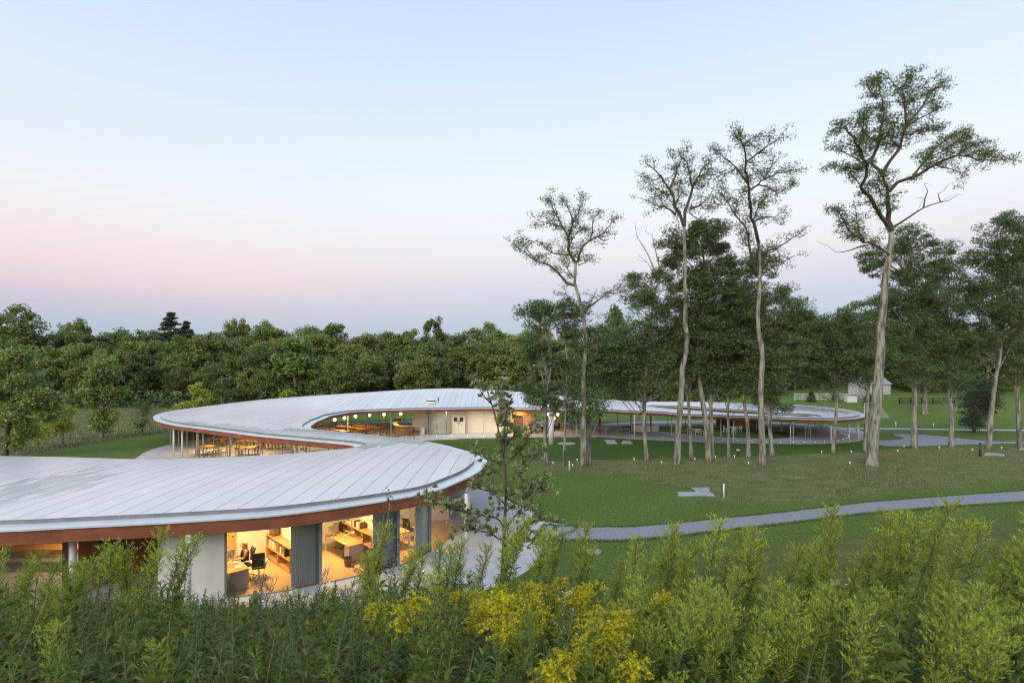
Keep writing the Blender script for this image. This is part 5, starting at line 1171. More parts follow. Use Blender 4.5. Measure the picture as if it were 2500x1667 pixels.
# --- the seated person: one continuous skinned body
def person():
    t = thing('person','person with shoulder-length hair in dark top seated at left office desk','person',(cpos[0],cpos[1],0.035),FACE-math.pi/2)
    J = {'pel':(0,0,0.56,.135),'spn':(0,0.0,0.74,.12),'chs':(0,0.02,0.95,.135),'nck':(0,0.04,1.10,.055),'hd0':(0,0.06,1.17,.075),'hd1':(0,0.055,1.27,.095),'hd2':(0,0.05,1.335,.06)}
    for s,n_ in ((-1,'l'),(1,'r')):
        J['sh'+n_]=(s*0.17,0.03,1.03,.06); J['el'+n_]=(s*0.22,0.10,0.79,.045); J['wr'+n_]=(s*0.14,0.36,0.79,.032); J['hn'+n_]=(s*0.12,0.44,0.785,.035)
        for f in range(4): J[f'f{f}{n_}']=(s*(0.095+0.018*f),0.50+0.012*(f in (1,2)),0.775,.009)
        J['th'+n_]=(s*0.075,0.45,0.775,.010)
        J['hp'+n_]=(s*0.09,0.06,0.53,.09); J['kn'+n_]=(s*0.11,0.42,0.51,.062); J['an'+n_]=(s*0.11,0.40,0.10,.042); J['to'+n_]=(s*0.115,0.55,0.045,.035)
    E_ = [('pel','spn'),('spn','chs'),('chs','nck'),('nck','hd0'),('hd0','hd1'),('hd1','hd2')]
    for n_ in 'lr':
        E_ += [('chs','sh'+n_),('sh'+n_,'el'+n_),('el'+n_,'wr'+n_),('wr'+n_,'hn'+n_),('hn'+n_,'th'+n_),('pel','hp'+n_),('hp'+n_,'kn'+n_),('kn'+n_,'an'+n_),('an'+n_,'to'+n_)] + [('hn'+n_,f'f{f}{n_}') for f in range(4)]
    keys = list(J); me = bpy.data.meshes.new('body'); me.from_pydata([J[k][:3] for k in keys],[(keys.index(a),keys.index(b)) for a,b in E_],[])
    o = link('body', me, t); md = o.modifiers.new('Skin','SKIN'); sv = me.skin_vertices[0].data
    for i,k in enumerate(keys): sv[i].radius = (J[k][3],J[k][3]); sv[i].use_root = (k == 'pel')
    md.use_smooth_shade = True; ss = o.modifiers.new('Sub','SUBSURF'); ss.levels = 1; ss.render_levels = 2
    sk = bpy.data.materials.new('skin_and_clothes'); n, l = nodes(sk); b = n['Principled BSDF']; b.inputs['Roughness'].default_value = 0.6
    tcx = n.new('ShaderNodeTexCoord'); sx = n.new('ShaderNodeSeparateXYZ'); l.new(tcx.outputs['Object'], sx.inputs[0])
    r = n.new('ShaderNodeValToRGB'); r.color_ramp.interpolation = 'CONSTANT'; e = r.color_ramp.elements; e[0].position = 0; e[0].color = (0.05,0.06,0.11,1); e[1].position = 0.435; e[1].color = (0.55,0.33,0.22,1)
    mm = n.new('ShaderNodeMath'); mm.operation = 'DIVIDE'; mm.inputs[1].default_value = 1.4; l.new(sx.outputs['Z'], mm.inputs[0]); l.new(mm.outputs[0], r.inputs[0]); l.new(r.outputs[0], b.inputs['Base Color'])
    me.materials.append(sk)
    # dark sleeveless top
    MB().lathe([(0.155,0.55),(0.15,0.66),(0.14,0.78),(0.155,0.92),(0.155,0.99),(0.10,1.06)],16,(0,0.01,0)).build('top', M['black'], t, True)
    hr = mat('light_brown_hair',(0.34,0.21,0.09),0.5,col2=(0.48,0.32,0.15),scale=40,stretch=(3,3,0.4)); mb = MB()
    mb.lathe([(0.075,1.03),(0.10,1.10),(0.112,1.2),(0.115,1.28),(0.095,1.345),(0.05,1.385),(0.01,1.39)],14,(0,0.015,0)); mb.build('hair', hr, t, True)
    MB().obox((0,0.15,1.235),(0,0.172,1.225),0.024,0.05).build('nose', sk, t)
    ey = M['dark']; [MB().sphere((s*0.035,0.142,1.265),0.011,8,6).build('eye', ey, t) for s in (-1,1)]
    MB().box(-0.025,0.025,0.146,0.152,1.185,1.195).build('mouth', mat('lips',(0.35,0.12,0.10),0.5), t)
person()

# ================================================================ outside
def slab(pts, label, name='stone_slab', grp=None, h=0.05, cat='slab', m=None):
    q = [W(*p) for p in pts]; c = sum((v for v in q), Vector())/len(q); mb = MB().prism([(v.x-c.x,v.y-c.y) for v in q],-0.02,h)
    o = mb.build(name, m or M['stone'], None, False, (c.x,c.y,0.0)); tag(o, label, cat, grp); return o
slab([(1654,1203),(1745,1202),(1737,1192),(1660,1193.5)] if False else [(1657,1212),(1745,1211),(1733,1201.5),(1654,1202)],'front grey stone slab on lawn beside the white post')
slab([(1700,1201),(1732,1201),(1732,1191),(1690,1191.5)],'rear grey stone slab adjoining the front one on lawn')
slab([(1483,1084),(1508,1084),(1500,1074.5),(1475,1074)],'left pale access slab on lawn before the railing'); slab([(1516,1083.5),(1545,1084),(1538,1077),(1522,1076)],'right pale access slab on lawn before the railing')
slab([(2400,1112),(2450,1113.5),(2457,1108.5),(2408,1105)],'pale flat slab by the dark post at right')
slab([(2488,1098),(2530,1098),(2530,1094),(2492,1095)],'pale slab cut by the right edge of the view')
p = W(1383,1083); tag(MB().lathe([(0.98,-0.02),(1.0,0.04),(0.9,0.055)],28).build('manhole_cover', M['stone'], None, False, (p.x,p.y,0)), 'round grey cover set in lawn by the white cylinder','cover')
p = W(1346,1085); t = thing('vent_column','thick white cylinder standing on the lawn','vent column',(p.x,p.y,0)); D_ = p.y; r = 6.6*D_/F
MB().lathe([(r,-0.1),(r,3.10)],24).build('shaft', M['white_steel'], t, True); MB().lathe([(r*0.95,3.10),(r*0.95,3.42)],24).build('louvre_band', M['step'], t, True); MB().lathe([(r,3.42),(r,3.5)],24).build('cap', M['white'], t, True)
# white round basin under the loop
p = W(1576,1051.5); t = thing('round_basin','low white drum basin with dark opening on the island lawn','basin',(p.x,p.y,0.046)); R_ = 32*p.y/F
mb = MB(); mb.lathe([(R_,0),(R_,0.82),(R_*0.62,0.82),(R_*0.62,0.3)],28,cap=False); mb.build('rim', M['white'], t); MB().lathe([(R_*0.615,0.28),(R_*0.615,0.32)],24).build('bottom', M['dark'], t)
# white garden tables and chairs
for (px,py),lb in [((1702,1066),'left white garden table on the island lawn'),((1790,1060),'right white garden table on the island lawn')]:
    p = W(px,py-3); t = thing('garden_table', lb,'table',(p.x,p.y,0.046),0,'white garden tables')
    MB().lathe([(0.62,0.7),(0.62,0.74)],20).build('table_top', M['white'], t)
    for a in (0.78,2.36,3.93,5.5): MB().obox((math.cos(a)*0.4,math.sin(a)*0.4,0.7),(math.cos(a)*0.5,math.sin(a)*0.5,0),0.04,0.04).build('leg', M['white'], t)
    for k,a in enumerate((0.3,2.4,4.4)):
        place_chair(p.x+math.cos(a)*0.95,p.y+math.sin(a)*0.95,a-math.pi/2,f'white garden chair at the {lb}','chairs at the '+lb,'white_chair',M['white'],0.046)
# shiny low stools under the loop
M['lounge'] = mat('black_gloss_seat',(0.03,0.022,0.02),0.15)
for k,(px,py) in enumerate([(1910,1045),(1931,1045),(1964,1050.5),(1990,1049.5),(2001,1046),(2021,1045.5)]):
    p = W(px,py); t = thing('lounge_seat',['first','second','third','fourth','fifth','sixth'][k]+' curved black and white lounge seat from the left under the loop','seat',(p.x,p.y,0.022),rnd(0,6),'curved lounge seats')
    mb = MB(); pts = [(math.cos(a)*0.55,math.sin(a)*0.45,0.30+0.12*math.sin(a)) for a in np.linspace(0,6.283,17)]; mb.tube(pts,0.11,8,False); mb.build('shell', M['white'], t, True)
    MB().lathe([(0.40,0.22),(0.46,0.30),(0.2,0.34)],16).build('cushion', M['lounge'], t, True)
    for a in (0.5,2.6,4.7): MB().tube([(math.cos(a)*0.3,math.sin(a)*0.3,0.24),(math.cos(a)*0.42,math.sin(a)*0.42,0.0)],0.018,6).build('leg', M['chrome'], t)
# kiosk in the back of the loop
p = W(1822,1043); t = thing('kiosk','tan and grey glazed kiosk at back of the loop','kiosk',(p.x,p.y,0.022))
MB().box(-1.9,0.3,-0.6,2.2,0,1.55).build('timber_box', M['wood'], t); MB().box(0.35,2.1,-0.4,2.2,0,2.15).build('glazed_box', M['mullion'], t); MB().box(-3.4,-1.95,0,2.2,0,2.2).build('dark_screen', M['wood_dark'], t)
for x in (0.5,1.1,1.7): MB().box(x-0.2,x+0.25,-0.42,-0.405,0.1,2.0).build('pane', M['step'], t)
# stair railing by the paving edge
a, b_ = W(1450,1064), W(1537,1068.5); t = thing('stair_railing','thin grey baluster railing at stairwell by the lawn','railing',(a.x,a.y,0.022)); d = b_-a; u = d.normalized()
mb = MB(); n_ = int(d.length/0.13); [mb.obox(tuple(u*i*d.length/n_),tuple(u*i*d.length/n_+Vector((0,0,1.0))),0.014,0.014) for i in range(n_+1)]; mb.build('balusters', M['step'], t)
MB().obox((0,0,1.0),(d.x,d.y,1.0),0.04,0.03).build('handrail', M['step'], t); MB().obox((0,0,0.04),(d.x,d.y,0.04),0.05,0.03).build('bottom_rail', M['step'], t)
for i in (0,0.33,0.66,1): MB().box(-0.025,0.025,-0.025,0.025,0,1.02).build('post', M['step'], t, loc=(d.x*i,d.y*i,0))
mb = MB().obox((0.3,1.6,1.35),(3.2,1.7,0.1),0.04,0.04); mb.build('sloping_rail', M['step'], t)
# floor lights
spots = [(1028,1065.5),(1066,1065),(1105,1065),(1142,1064.5),(1180,1064),(1217,1063.5),(1254,1063),(1291,1061.5),(1363,1060),(1400,1059),(1543,1064),(1617,1068),(1764,1075),(1800,1076),(1836,1077.5),(1872,1079),(1905,1080),(1937,1080),(1965,1079.5),(1990,1079),(2013,1078),(2047,1075),(2058,1072.5),(2067,1069),(2072,1067),(2073,1065),(2071,1062),(2063,1060),(2054,1058),(950,1069),(988,1066)]
near = [(1069,1260),(1091,1275),(1106,1292),(1042,1311),(1030,1331),(1033,1395),(961,1380),(804,1423),(845,1453),(585,1493),(822,1088)]
for (px,py) in spots+near:
    p = W(px,py); far_ = p.y > 40; r = 0.05 if far_ else 0.022
    t = thing('floor_light','small round light glowing in the paving below the far roof' if far_ else 'small round light glowing in the paving near the offices','light',(p.x,p.y,0.0205),0,'far paving lights' if far_ else 'near paving lights')
    MB().lathe([(r*1.3,0),(r*1.3,0.008)],10).build('rim', M['chrome'], t); MB().lathe([(r,0.008),(r*0.9,0.012),(r*0.4,0.03)],10).build('lens', M['led'], t)
M['spot'] = emit_mat('lit_spot_lens', (1.0,0.82,0.5), 2.2)
# garden spotlights at the feet of the trees
for (px,py) in [(1350,1134),(1409,1127),(1398,1140),(1548,1125),(1615,1133),(1696,1124),(1747,1119),(1793,1118),(1827,1134),(2006,1106),(2078,1106),(2075,1134),(2207,1093),(2192,1104),(2293,1096),(2374,1101),(2445,1096)]:
    p = W(px,py); t = thing('garden_spotlight','small lit garden spotlight on a spike among the locust trunks','spotlight',(p.x,p.y,-0.02),rnd(0,6),'garden spotlights',0.72)
    MB().tube([(0,0,-0.1),(0,0,0.2)],0.025,6).build('spike', M['white'], t); MB().tube([(0,-0.05,0.16),(0,0.02,0.36)],[0.055,0.075],10).build('housing', M['white'], t); MB().tube([(0,0.021,0.362),(0,0.026,0.376)],0.042,10).build('lens', M['spot'], t)
# posts and bollards
for (px,py,h_,r,mm,lb) in [(1390,1150,0.82,0.045,'white_steel','thin white post at foot of slender locust'),(1767,1215,0.88,0.05,'white_steel','thin white post beside the grey stone slabs'),(2393,1114,1.3,0.10,'post_brown','dark brown post beside the pale slab at right'),(2187,1042,0.75,0.07,'white_steel','left white path post beyond the footpath'),(2279,1043,0.62,0.07,'white_steel','right white path post beyond the footpath')]:
    p = W(px,py); t = thing('path_post', lb,'post',(p.x,p.y,-0.02)); MB().lathe([(r,-0.1),(r,h_)],12).build('shaft', M[mm], t, True); MB().lathe([(r*1.02,h_),(r*0.7,h_+0.03)],12).build('cap', M['white'] if mm != 'post_brown' else M['dark'], t)
p = W(1802,1112); t = thing('mushroom_bollard','dark bollard with flat pale cap on shaded lawn','bollard',(p.x,p.y,-0.02)); MB().lathe([(0.06,-0.1),(0.06,0.5)],10).build('shaft', M['dark'], t); MB().lathe([(0.13,0.5),(0.14,0.54),(0.10,0.6)],14).build('cap', M['white'], t)
# goal
def on_ground(px, d): x = (px-CX)/F*d; return Vector((x,d,GZ(x,d)))
a, b_ = on_ground(2110,91), on_ground(2146,89.0); t = thing('soccer_goal','white framed goal with net on the far lawn','goal',tuple(a)); d = b_-a; hh = 2.15
bk = Vector((2.3,0.9,0))
mb = MB(); mb.tube([(0,0,0),(0,0,hh),(d.x,d.y,hh),(d.x,d.y,0)],0.05,6); mb.build('frame', M['white'], t)
mb = MB(); mb.tube([(0,0,hh),tuple(bk),tuple(bk+d),(d.x,d.y,hh)],0.03,5); mb.tube([(0,0,0.03),tuple(bk)],0.03,5); mb.tube([(d.x,d.y,0.03),tuple(bk+d)],0.03,5); mb.build('back_frame', M['white'], t)
nm = bpy.data.materials.new('goal_net'); n, l = nodes(nm); out = n['Material Output']; tr = n.new('ShaderNodeBsdfTransparent'); mx = n.new('ShaderNodeMixShader'); mx.inputs[0].default_value = 0.22; n['Principled BSDF'].inputs['Base Color'].default_value = (0.7,0.75,0.72,1); l.new(tr.outputs[0],mx.inputs[1]); l.new(n['Principled BSDF'].outputs[0],mx.inputs[2]); l.new(mx.outputs[0],out.inputs['Surface'])
MB().add([(0,0,hh),tuple(bk),tuple(bk+d),(d.x,d.y,hh)],[(0,1,2,3)]).add([(0,0,hh),(0,0,0),tuple(bk)],[(0,1,2)]).add([(d.x,d.y,hh),(d.x,d.y,0),tuple(bk+d)],[(0,1,2)]).build('net', nm, t)
# fences
def rail_fence(pxs, d0, d1, label, mm, rails, hgt, name='rail_fence'):
    pts = [on_ground(px, d0+(d1-d0)*i/(len(pxs)-1)) for i,px in enumerate(pxs)]; t = thing(name, label,'fence',tuple(pts[0])); o = pts[0]
    for q in pts: MB().box(-0.07,0.07,-0.07,0.07,-0.2,hgt+0.08).build('post', mm, t, loc=tuple(q-o))
    for q,r in zip(pts,pts[1:]):
        for z in np.linspace(0.25,hgt-0.05,rails): MB().obox(q-o+Vector((0,-0.09,z)),r-o+Vector((0,-0.09,z)),0.03,0.14).build('rail', mm, t)
M['fence'] = mat('weathered_white_rails',(0.42,0.43,0.43),0.8,col2=(0.55,0.56,0.55),scale=4)
rail_fence([1940,1960,1980,1996,2018,2040],104,104,'white board fence left part before the barn',M['fence'],4,1.35)
rail_fence([2048,2066,2089],104,103.5,'white board fence middle part by the evergreen shrub',M['fence'],4,1.35)
rail_fence([2089,2102,2116],103.5,109,'white board fence right part turning back by the barn',M['fence'],4,1.5)
rail_fence([2196,2224,2250,2278,2304,2330],101,101,'black rail fence along the right bank',M['dark'],3,1.05)
q = on_ground(2077,102.6); t = thing('white_crate','pale utility box before the white fence','box',tuple(q)); MB().box(-0.95,0.95,-0.5,0.5,-0.1,1.05).build('body', M['white'], t); MB().box(-1.0,1.0,-0.55,0.55,1.05,1.1).build('lid', M['white'], t)
# barn
M['barn'] = mat('weathered_white_boards',(0.40,0.42,0.44),0.8,col2=(0.52,0.54,0.55),scale=2.5,stretch=(3,3,0.4))
q = on_ground(2122,115); t = thing('white_barn','white boarded barn with grey roof behind fence','barn',tuple(q),0.35,None,0.72)
for i in range(22): MB().box(-5.5+i*0.5,-5.02+i*0.5,-2.6,-2.55,-0.3,3.1).build('wall_board', M['barn'], t)
MB().box(-5.45,5.45,-2.54,2.6,-0.3,3.1).build('wall', M['barn'], t)
rf = MB().add([(-5.8,-3.0,2.95),(5.8,-3.0,2.95),(5.8,0,5.2),(-5.8,0,5.2),(5.8,3.0,2.95),(-5.8,3.0,2.95)],[(0,1,2,3),(3,2,4,5)]); rf.build('roof', mat('grey_shingle',(0.25,0.28,0.32),0.8,col2=(0.32,0.35,0.39),scale=3), t)
MB().add([(5.5,-2.6,3.1),(5.5,2.6,3.1),(5.5,0,5.05)],[(0,1,2)]).add([(-5.5,-2.6,3.1),(-5.5,2.6,3.1),(-5.5,0,5.05)],[(0,2,1)]).build('gable', M['barn'], t)
MB().box(-1.3,1.3,-2.66,-2.61,-0.1,2.5).build('door', M['wall_cream'], t)
# clipped evergreen shrubs before the fence
for px,d,w_,h_,lb in [(1981,102.5,1.0,2.2,'evergreen shrub before the white fence, left one'),(2040,102.5,0.95,2.4,'evergreen shrub before the white fence, right one'),(2120,99,1.1,2.6,'conical evergreen beside the tallest trunk')]:
    q = on_ground(px,d); t = thing('evergreen_shrub', lb,'shrub',tuple(q)); MB().tube([(0,0,-0.2),(0,0,h_*0.6)],0.06,6).build('stem', bark_d, t)
    k = 900; z = RNG.random(k)*h_; rr = w_*(1-0.75*z/h_)*np.sqrt(RNG.random(k)); a = RNG.uniform(0,6.283,k); link('foliage', leaves_mesh('foliage',np.column_stack([np.cos(a)*rr,np.sin(a)*rr,z]),rv(k),rv(k),np.full(k,0.3),np.full(k,0.1),L_CON), t)
# ================================================================ the young oak before the building
def young_oak():
    D = 13.2; bx = (1228-CX)/F*D; gz = GZ(bx,D); t = thing('oak_sapling','young oak with large leaves standing before the rounded roof end','tree',(bx,D,gz)); O = Vector((bx,D,gz))
    yb = HY+F*(H-gz)/D
    tp = smooth_line(px3([(1226,yb),(1226,1420),(1231,1300),(1235,1200),(1233,1141),(1229,1117),(1215,1040),(1200,985),(1190,955)], D), 0.25); m = len(tp)
    MB().tube([p-O for p in tp],[0.055*(1-0.8*i/(m-1))+0.004 for i in range(m)],8).build('trunk', bark_d, t, True)
    limbs = [[(1229,1117),(1232,1050),(1237,991),(1227,945)],[(1229,1133),(1205,1125),(1190,1121),(1170,1108)],[(1233,1141),(1255,1115),(1273,1094),(1293,1058),(1306,1028)],[(1237,1180),(1265,1160),(1290,1130),(1316,1109)],
        [(1231,1300),(1221,1271),(1174,1256),(1119,1244),(1071,1228),(1042,1214)],[(1231,1290),(1255,1262),(1277,1236),(1300,1200),(1326,1172)],[(1231,1340),(1275,1290),(1320,1270),(1350,1280)],[(1234,1220),(1262,1200),(1300,1190),(1336,1200)],
        [(1233,1230),(1200,1200),(1165,1190)],[(1230,1320),(1190,1300),(1150,1290),(1125,1300)],[(1215,1040),(1225,1010),(1220,975)],[(1200,985),(1180,965),(1170,945)],[(1234,1250),(1260,1230),(1290,1240)],[(1228,1110),(1245,1070),(1262,1060)],[(1231,1350),(1260,1330),(1300,1320)],[(1232,1170),(1210,1150),(1195,1160)]]
    mb = MB(); C = []; A = []
    for pts in limbs:
        q = smooth_line(px3(pts, D, 0, rnd(-0.7,0.7)), 0.1); k = len(q)
        for i in range(1,k): q[i] = q[i]+Vector((rnd(-1,1),rnd(-1,1),rnd(-1,1)))*0.012
        mb.tube([p-O for p in q],[0.020*(1-0.75*i/(k-1))+0.003 for i in range(k)],5)
        for i in range(int(k*0.2),k):
            for _ in range(3 if random.random() < 0.6 else 4):
                d = ((q[min(i+1,k-1)]-q[i-1]).normalized()*0.7+Vector((rnd(-1,1),rnd(-1,1),rnd(-0.4,1.1)))).normalized(); e = q[i]+d*rnd(0.08,0.30)
                mb.tube([q[i]-O,e-O],[0.006,0.003],3,False)
                for _ in range(random.randint(4,8)):
                    a = (d*0.6+Vector((rnd(-1,1),rnd(-1,1),rnd(-0.6,0.9)))).normalized(); C.append(list(e-O+a*0.06)); A.append(list(a))
    mb.build('branches', bark_d, t); C = np.array(C); A = np.array(A); k = len(C); N = unit(rv(k)*0.7+np.array([0,0,0.9]))
    # lobed outline: two crossed rhombi per leaf
    L = RNG.uniform(0.13,0.20,k); V1,F1 = leaf_arrays(C,A,N,L,L*0.46); B = unit(np.cross(A,N)); V2,F2 = leaf_arrays(C+A*L[:,None]*0.12+N*0.002,unit(B+0.15*A),N,L*0.55,L*0.34)
    V = np.vstack([V1.reshape(k,4,3),V2.reshape(k,4,3)]).reshape(-1,3); Fq = np.vstack([F1,F2+len(V1)]); link('crown', np_mesh('crown',V,Fq,L_OAK), t)
young_oak()

# ================================================================ foreground meadow
G_STEM = mat('plant_stem',(0.10,0.115,0.045),0.7,col2=(0.15,0.14,0.07),scale=8)
G_DRY = mat('dry_stalk',(0.20,0.165,0.08),0.8,col2=(0.28,0.23,0.12),scale=8)
G_LEAF = leaf_mat('goldenrod_leaves',(0.088,0.145,0.024),(0.215,0.300,0.058),0.40,objvar=0.22,spec=0.3)
G_LEAF2 = leaf_mat('bluish_leaves',(0.085,0.130,0.050),(0.185,0.240,0.105),0.35,objvar=0.2,spec=0.35)
G_PLUME = leaf_mat('unopened_plume',(0.23,0.32,0.032),(0.48,0.56,0.085),0.45,objvar=0.15)
G_YEL = leaf_mat('yellow_blossom',(0.58,0.47,0.012),(0.85,0.72,0.04),0.35,c3=(0.40,0.45,0.04))
G_BRN = leaf_mat('brown_seed_heads',(0.045,0.030,0.018),(0.11,0.075,0.045),0.1)
G_WHT = leaf_mat('white_asters',(0.55,0.56,0.55),(0.75,0.75,0.74),0.2)
G_LAV = leaf_mat('lavender_bloom',(0.20,0.17,0.30),(0.34,0.30,0.44),0.2)
G_BLADE = leaf_mat('grass_blades',(0.085,0.155,0.026),(0.21,0.30,0.070),0.38,c3=(0.24,0.27,0.13),spec=0.4)
G_COVER = leaf_mat('meadow_herbs',(0.070,0.120,0.022),(0.180,0.250,0.055),0.35,c3=(0.16,0.15,0.05),spec=0.3)

def bent_leaves(C, A, N, L, Wd, droop):               # base at C, tip bends down
    k = len(C); B = unit(np.cross(A,N)); L = L[:,None]; Wd = Wd[:,None]; dz = np.zeros((k,3)); dz[:,2] = -1
    mid = C + A*L*0.5; tip = C + A*L + dz*L*np.asarray(droop).reshape(-1,1)
    V = np.stack([C, mid+B*Wd/2, tip, mid-B*Wd/2],1).reshape(-1,3); return V, np.arange(4*k).reshape(-1,4)
class Geo:                                            # vertices, quads, material slot
    def __init__(s): s.V = []; s.F = []; s.n = 0
    def add(s, V, Fq): s.V.append(np.asarray(V,float)); s.F.append(np.asarray(Fq,int)+s.n); s.n += len(V)
    def get(s): return (np.vstack(s.V), np.vstack(s.F)) if s.V else (np.zeros((0,3)), np.zeros((0,4),int))
def tubeq(pts, rad, n_=4):
    mb = MB(); mb.tube(pts, rad, n_, False); return np.array(mb.v), np.array(mb.f)
def plant_variant(kind, lo=False, broad=False):
    """one stalk, 1.5 m tall: returns {part: (V, F, material)}"""
    Hh = 1.5; parts = {}; st = Geo(); lf = Geo(); pl = Geo()
    bend = rnd(-0.05,0.34); bd2 = rnd(-0.2,0.2)
    ctr = lambda f: Vector((bend*f*f, bd2*f*f, Hh*f))
    st.add(*tubeq([ctr(i/6) for i in range(7)], [0.0065*(1-0.75*i/6)+0.0012 for i in range(7)], 3 if lo else 4))
    nl = {'green':120,'yellow':110,'spike':170,'aster':120,'dock':30,'lav':60}[kind]
    if lo: nl = int(nl*0.6)
    top_l = {'green':0.86,'yellow':0.84,'spike':0.99,'aster':0.8,'dock':0.6,'lav':0.75}[kind]
    f = RNG.uniform(0.12,top_l,nl); az = RNG.uniform(0,6.283,nl); C = np.column_stack([bend*f*f,bd2*f*f,Hh*f])
    el = np.interp(f,[0.1,0.5,1.0],[0.0,0.35,0.95])+RNG.normal(0,0.22,nl); A = np.column_stack([np.cos(az)*np.cos(el),np.sin(az)*np.cos(el),np.sin(el)])
    L = np.interp(f,[0.1,0.45,0.85,1.0],[0.12,0.14,0.085,0.05])*RNG.uniform(0.75,1.2,nl); wd = L*(0.36 if broad else (0.165 if kind != 'dock' else 0.35))*(1.4 if lo else 1.0); L = L*(1.25 if broad else 1)
    lf.add(*bent_leaves(C,A,unit(np.column_stack([-A[:,0]*A[:,2],-A[:,1]*A[:,2],1-A[:,2]**2])+0.15*rv(nl)),L,wd,RNG.uniform(0.1,0.6,nl)))
    if kind in ('green','yellow'):
        nb = 42 if not lo else 18
        for i in range(nb):
            ff = (0.74+0.26*(i/nb)**0.9) if kind == 'green' else (0.84+0.16*(i/nb)**0.9); b = np.array(ctr(ff)); a = i*2.4+rnd(-.4,.4); ln = ((0.035+0.105*math.sin(math.pi*min(1,(1.02-ff)/0.28*0.75+0.12))) if kind == 'green' else (0.03+0.11*math.sin(math.pi*min(1,(1.02-ff)/0.18*0.75+0.12))))*rnd(0.7,1.2)
            up = rnd(0.9,1.5) if kind == 'green' else rnd(0.45,0.9); d = np.array([math.cos(a),math.sin(a),up]); d /= np.linalg.norm(d); curl = rnd(0.0,0.25) if kind == 'green' else rnd(0.35,0.7)
            m_ = 15 if not lo else 8
            tt = np.linspace(0.12,1,m_); Q = b + d*ln*tt[:,None]; Q[:,2] -= curl*ln*tt**2
            st.add(*tubeq([Vector(b),Vector(Q[m_//2]),Vector(Q[-1])],[0.0022,0.0015,0.0008],3))
            for rep in range(2 if kind == 'yellow' else 1):
                AA = unit(np.tile(d,(m_,1))*(0.7 if kind == 'green' else 0.2)+0.7*rv(m_)+np.array([0,0,0.35])); sz = 0.030 if kind == 'green' else 0.019
                pl.add(*bent_leaves(Q+RNG.normal(0,0.004,(m_,3)),AA,rv(m_),RNG.uniform(0.7,1.3,m_)*sz*(1.5 if lo else 1),np.full(m_,0.0065 if kind == 'green' else 0.011)*(1.5 if lo else 1),np.zeros(m_)))
    if kind in ('aster','dock','lav'):
        for i in range(16):
            ff = rnd(0.62,1.0); b = np.array(ctr(ff)); a = rnd(0,6.283); ln = rnd(0.06,0.22); d = np.array([math.cos(a),math.sin(a),rnd(0.5,1.6)]); d /= np.linalg.norm(d); e = b+d*ln
            st.add(*tubeq([Vector(b),Vector(e)],[0.002,0.001],3)); m_ = {'aster':7,'dock':14,'lav':10}[kind]
            tt = RNG.random(m_)[:,None]*0.6+0.4; Q = b+d*ln*tt+RNG.normal(0,0.012,(m_,3)); s_ = {'aster':0.016,'dock':0.014,'lav':0.014}[kind]
            pl.add(*bent_leaves(Q,rv(m_),unit(rv(m_)+np.array([0,-0.6,0.6])),np.full(m_,s_),np.full(m_,s_*0.8),np.zeros(m_)))
    lm = {'green':G_LEAF,'yellow':G_LEAF,'spike':G_LEAF,'aster':G_LEAF2,'dock':G_LEAF,'lav':G_LEAF2}[kind]; pm_ = {'green':G_PLUME,'yellow':G_YEL,'aster':G_WHT,'dock':G_BRN,'lav':G_LAV,'spike':G_LEAF}[kind]
    sm = G_DRY if kind == 'dock' else G_STEM
    parts['stem'] = (*st.get(),sm); parts['leaves'] = (*lf.get(),lm)
    if pl.n: parts['plume'] = (*pl.get(),pm_)
    return parts
PV = {k:[plant_variant(k, False, k == 'spike' and i >= 5) for i in range(c)] for k,c in (('green',6),('yellow',4),('spike',6),('aster',2),('dock',2),('lav',2))}
PVM = {k:[{p:np_mesh(p,V,Fq,m) for p,(V,Fq,m) in d.items()} for d in v] for k,v in PV.items()}
PVL = {k:[plant_variant(k,True, k == 'spike' and i > 1) for i in range(3)] for k in ('green','yellow','spike','aster','dock')}
NAMES = {'green':('goldenrod_plant','plant','tall goldenrod stalk with feathery unopened green plume in foreground','green goldenrod stalks'),'yellow':('goldenrod_plant','plant','goldenrod stalk in full yellow bloom in foreground','yellow goldenrod stalks'),
    'spike':('leafy_stalk','plant','slim leafy green stalk without flowers in foreground','leafy stalks'),'aster':('aster_plant','plant','bluish stalk with tiny white asters in foreground','white asters'),'dock':('dock_plant','plant','dry brown seed stalk in foreground meadow','brown seed stalks'),'lav':('wild_lavender','plant','thin stalk with pale lavender buds before the office window','lavender stalks')}
COUNT = {}
def put_plant(kind, x, y, h, tilt=0.0):
    nm, cat, lb, grp = NAMES[kind]; pxx = CX+F*x/y; lb = lb.replace(' in foreground meadow','').replace(' in foreground','').replace(' before the office window','') + (' at left before the rust fascia' if pxx < 470 else (' before the office windows' if pxx < 1000 else (' in the centre below the oak' if pxx < 1450 else (' below the curving path' if pxx < 2000 else ' towards the right edge')))); v = random.choice(PVM[kind]); z = GZ(x,y)-0.03; s = h/1.5
    t = thing(nm, lb, cat, (x,y,z), rnd(0,6.28), grp); w = (0.55*s+0.45) if s < 1 else s
    t.scale = (w,w,s); t.rotation_euler = (rnd(-0.12,0.12)+tilt,rnd(-0.10,0.14),rnd(-1.1,1.1)); COUNT[kind] = COUNT.get(kind,0)+1
    for p,me in v.items(): link(p, me, t)
ENV_X = [-200,0,60,120,200,250,300,420,460,490,560,700,800,870,930,1000,1050,1150,1230,1330,1400,1480,1560,1700,1850,2000,2100,2200,2320,2400,2500,2700]
ENV_Y = [1372,1370,1372,1378,1410,1420,1395,1395,1432,1441,1440,1434,1424,1402,1358,1380,1395,1370,1330,1330,1345,1395,1375,1345,1335,1340,1315,1305,1315,1335,1310,1310]
def env(px): return float(np.interp(px,ENV_X,ENV_Y))
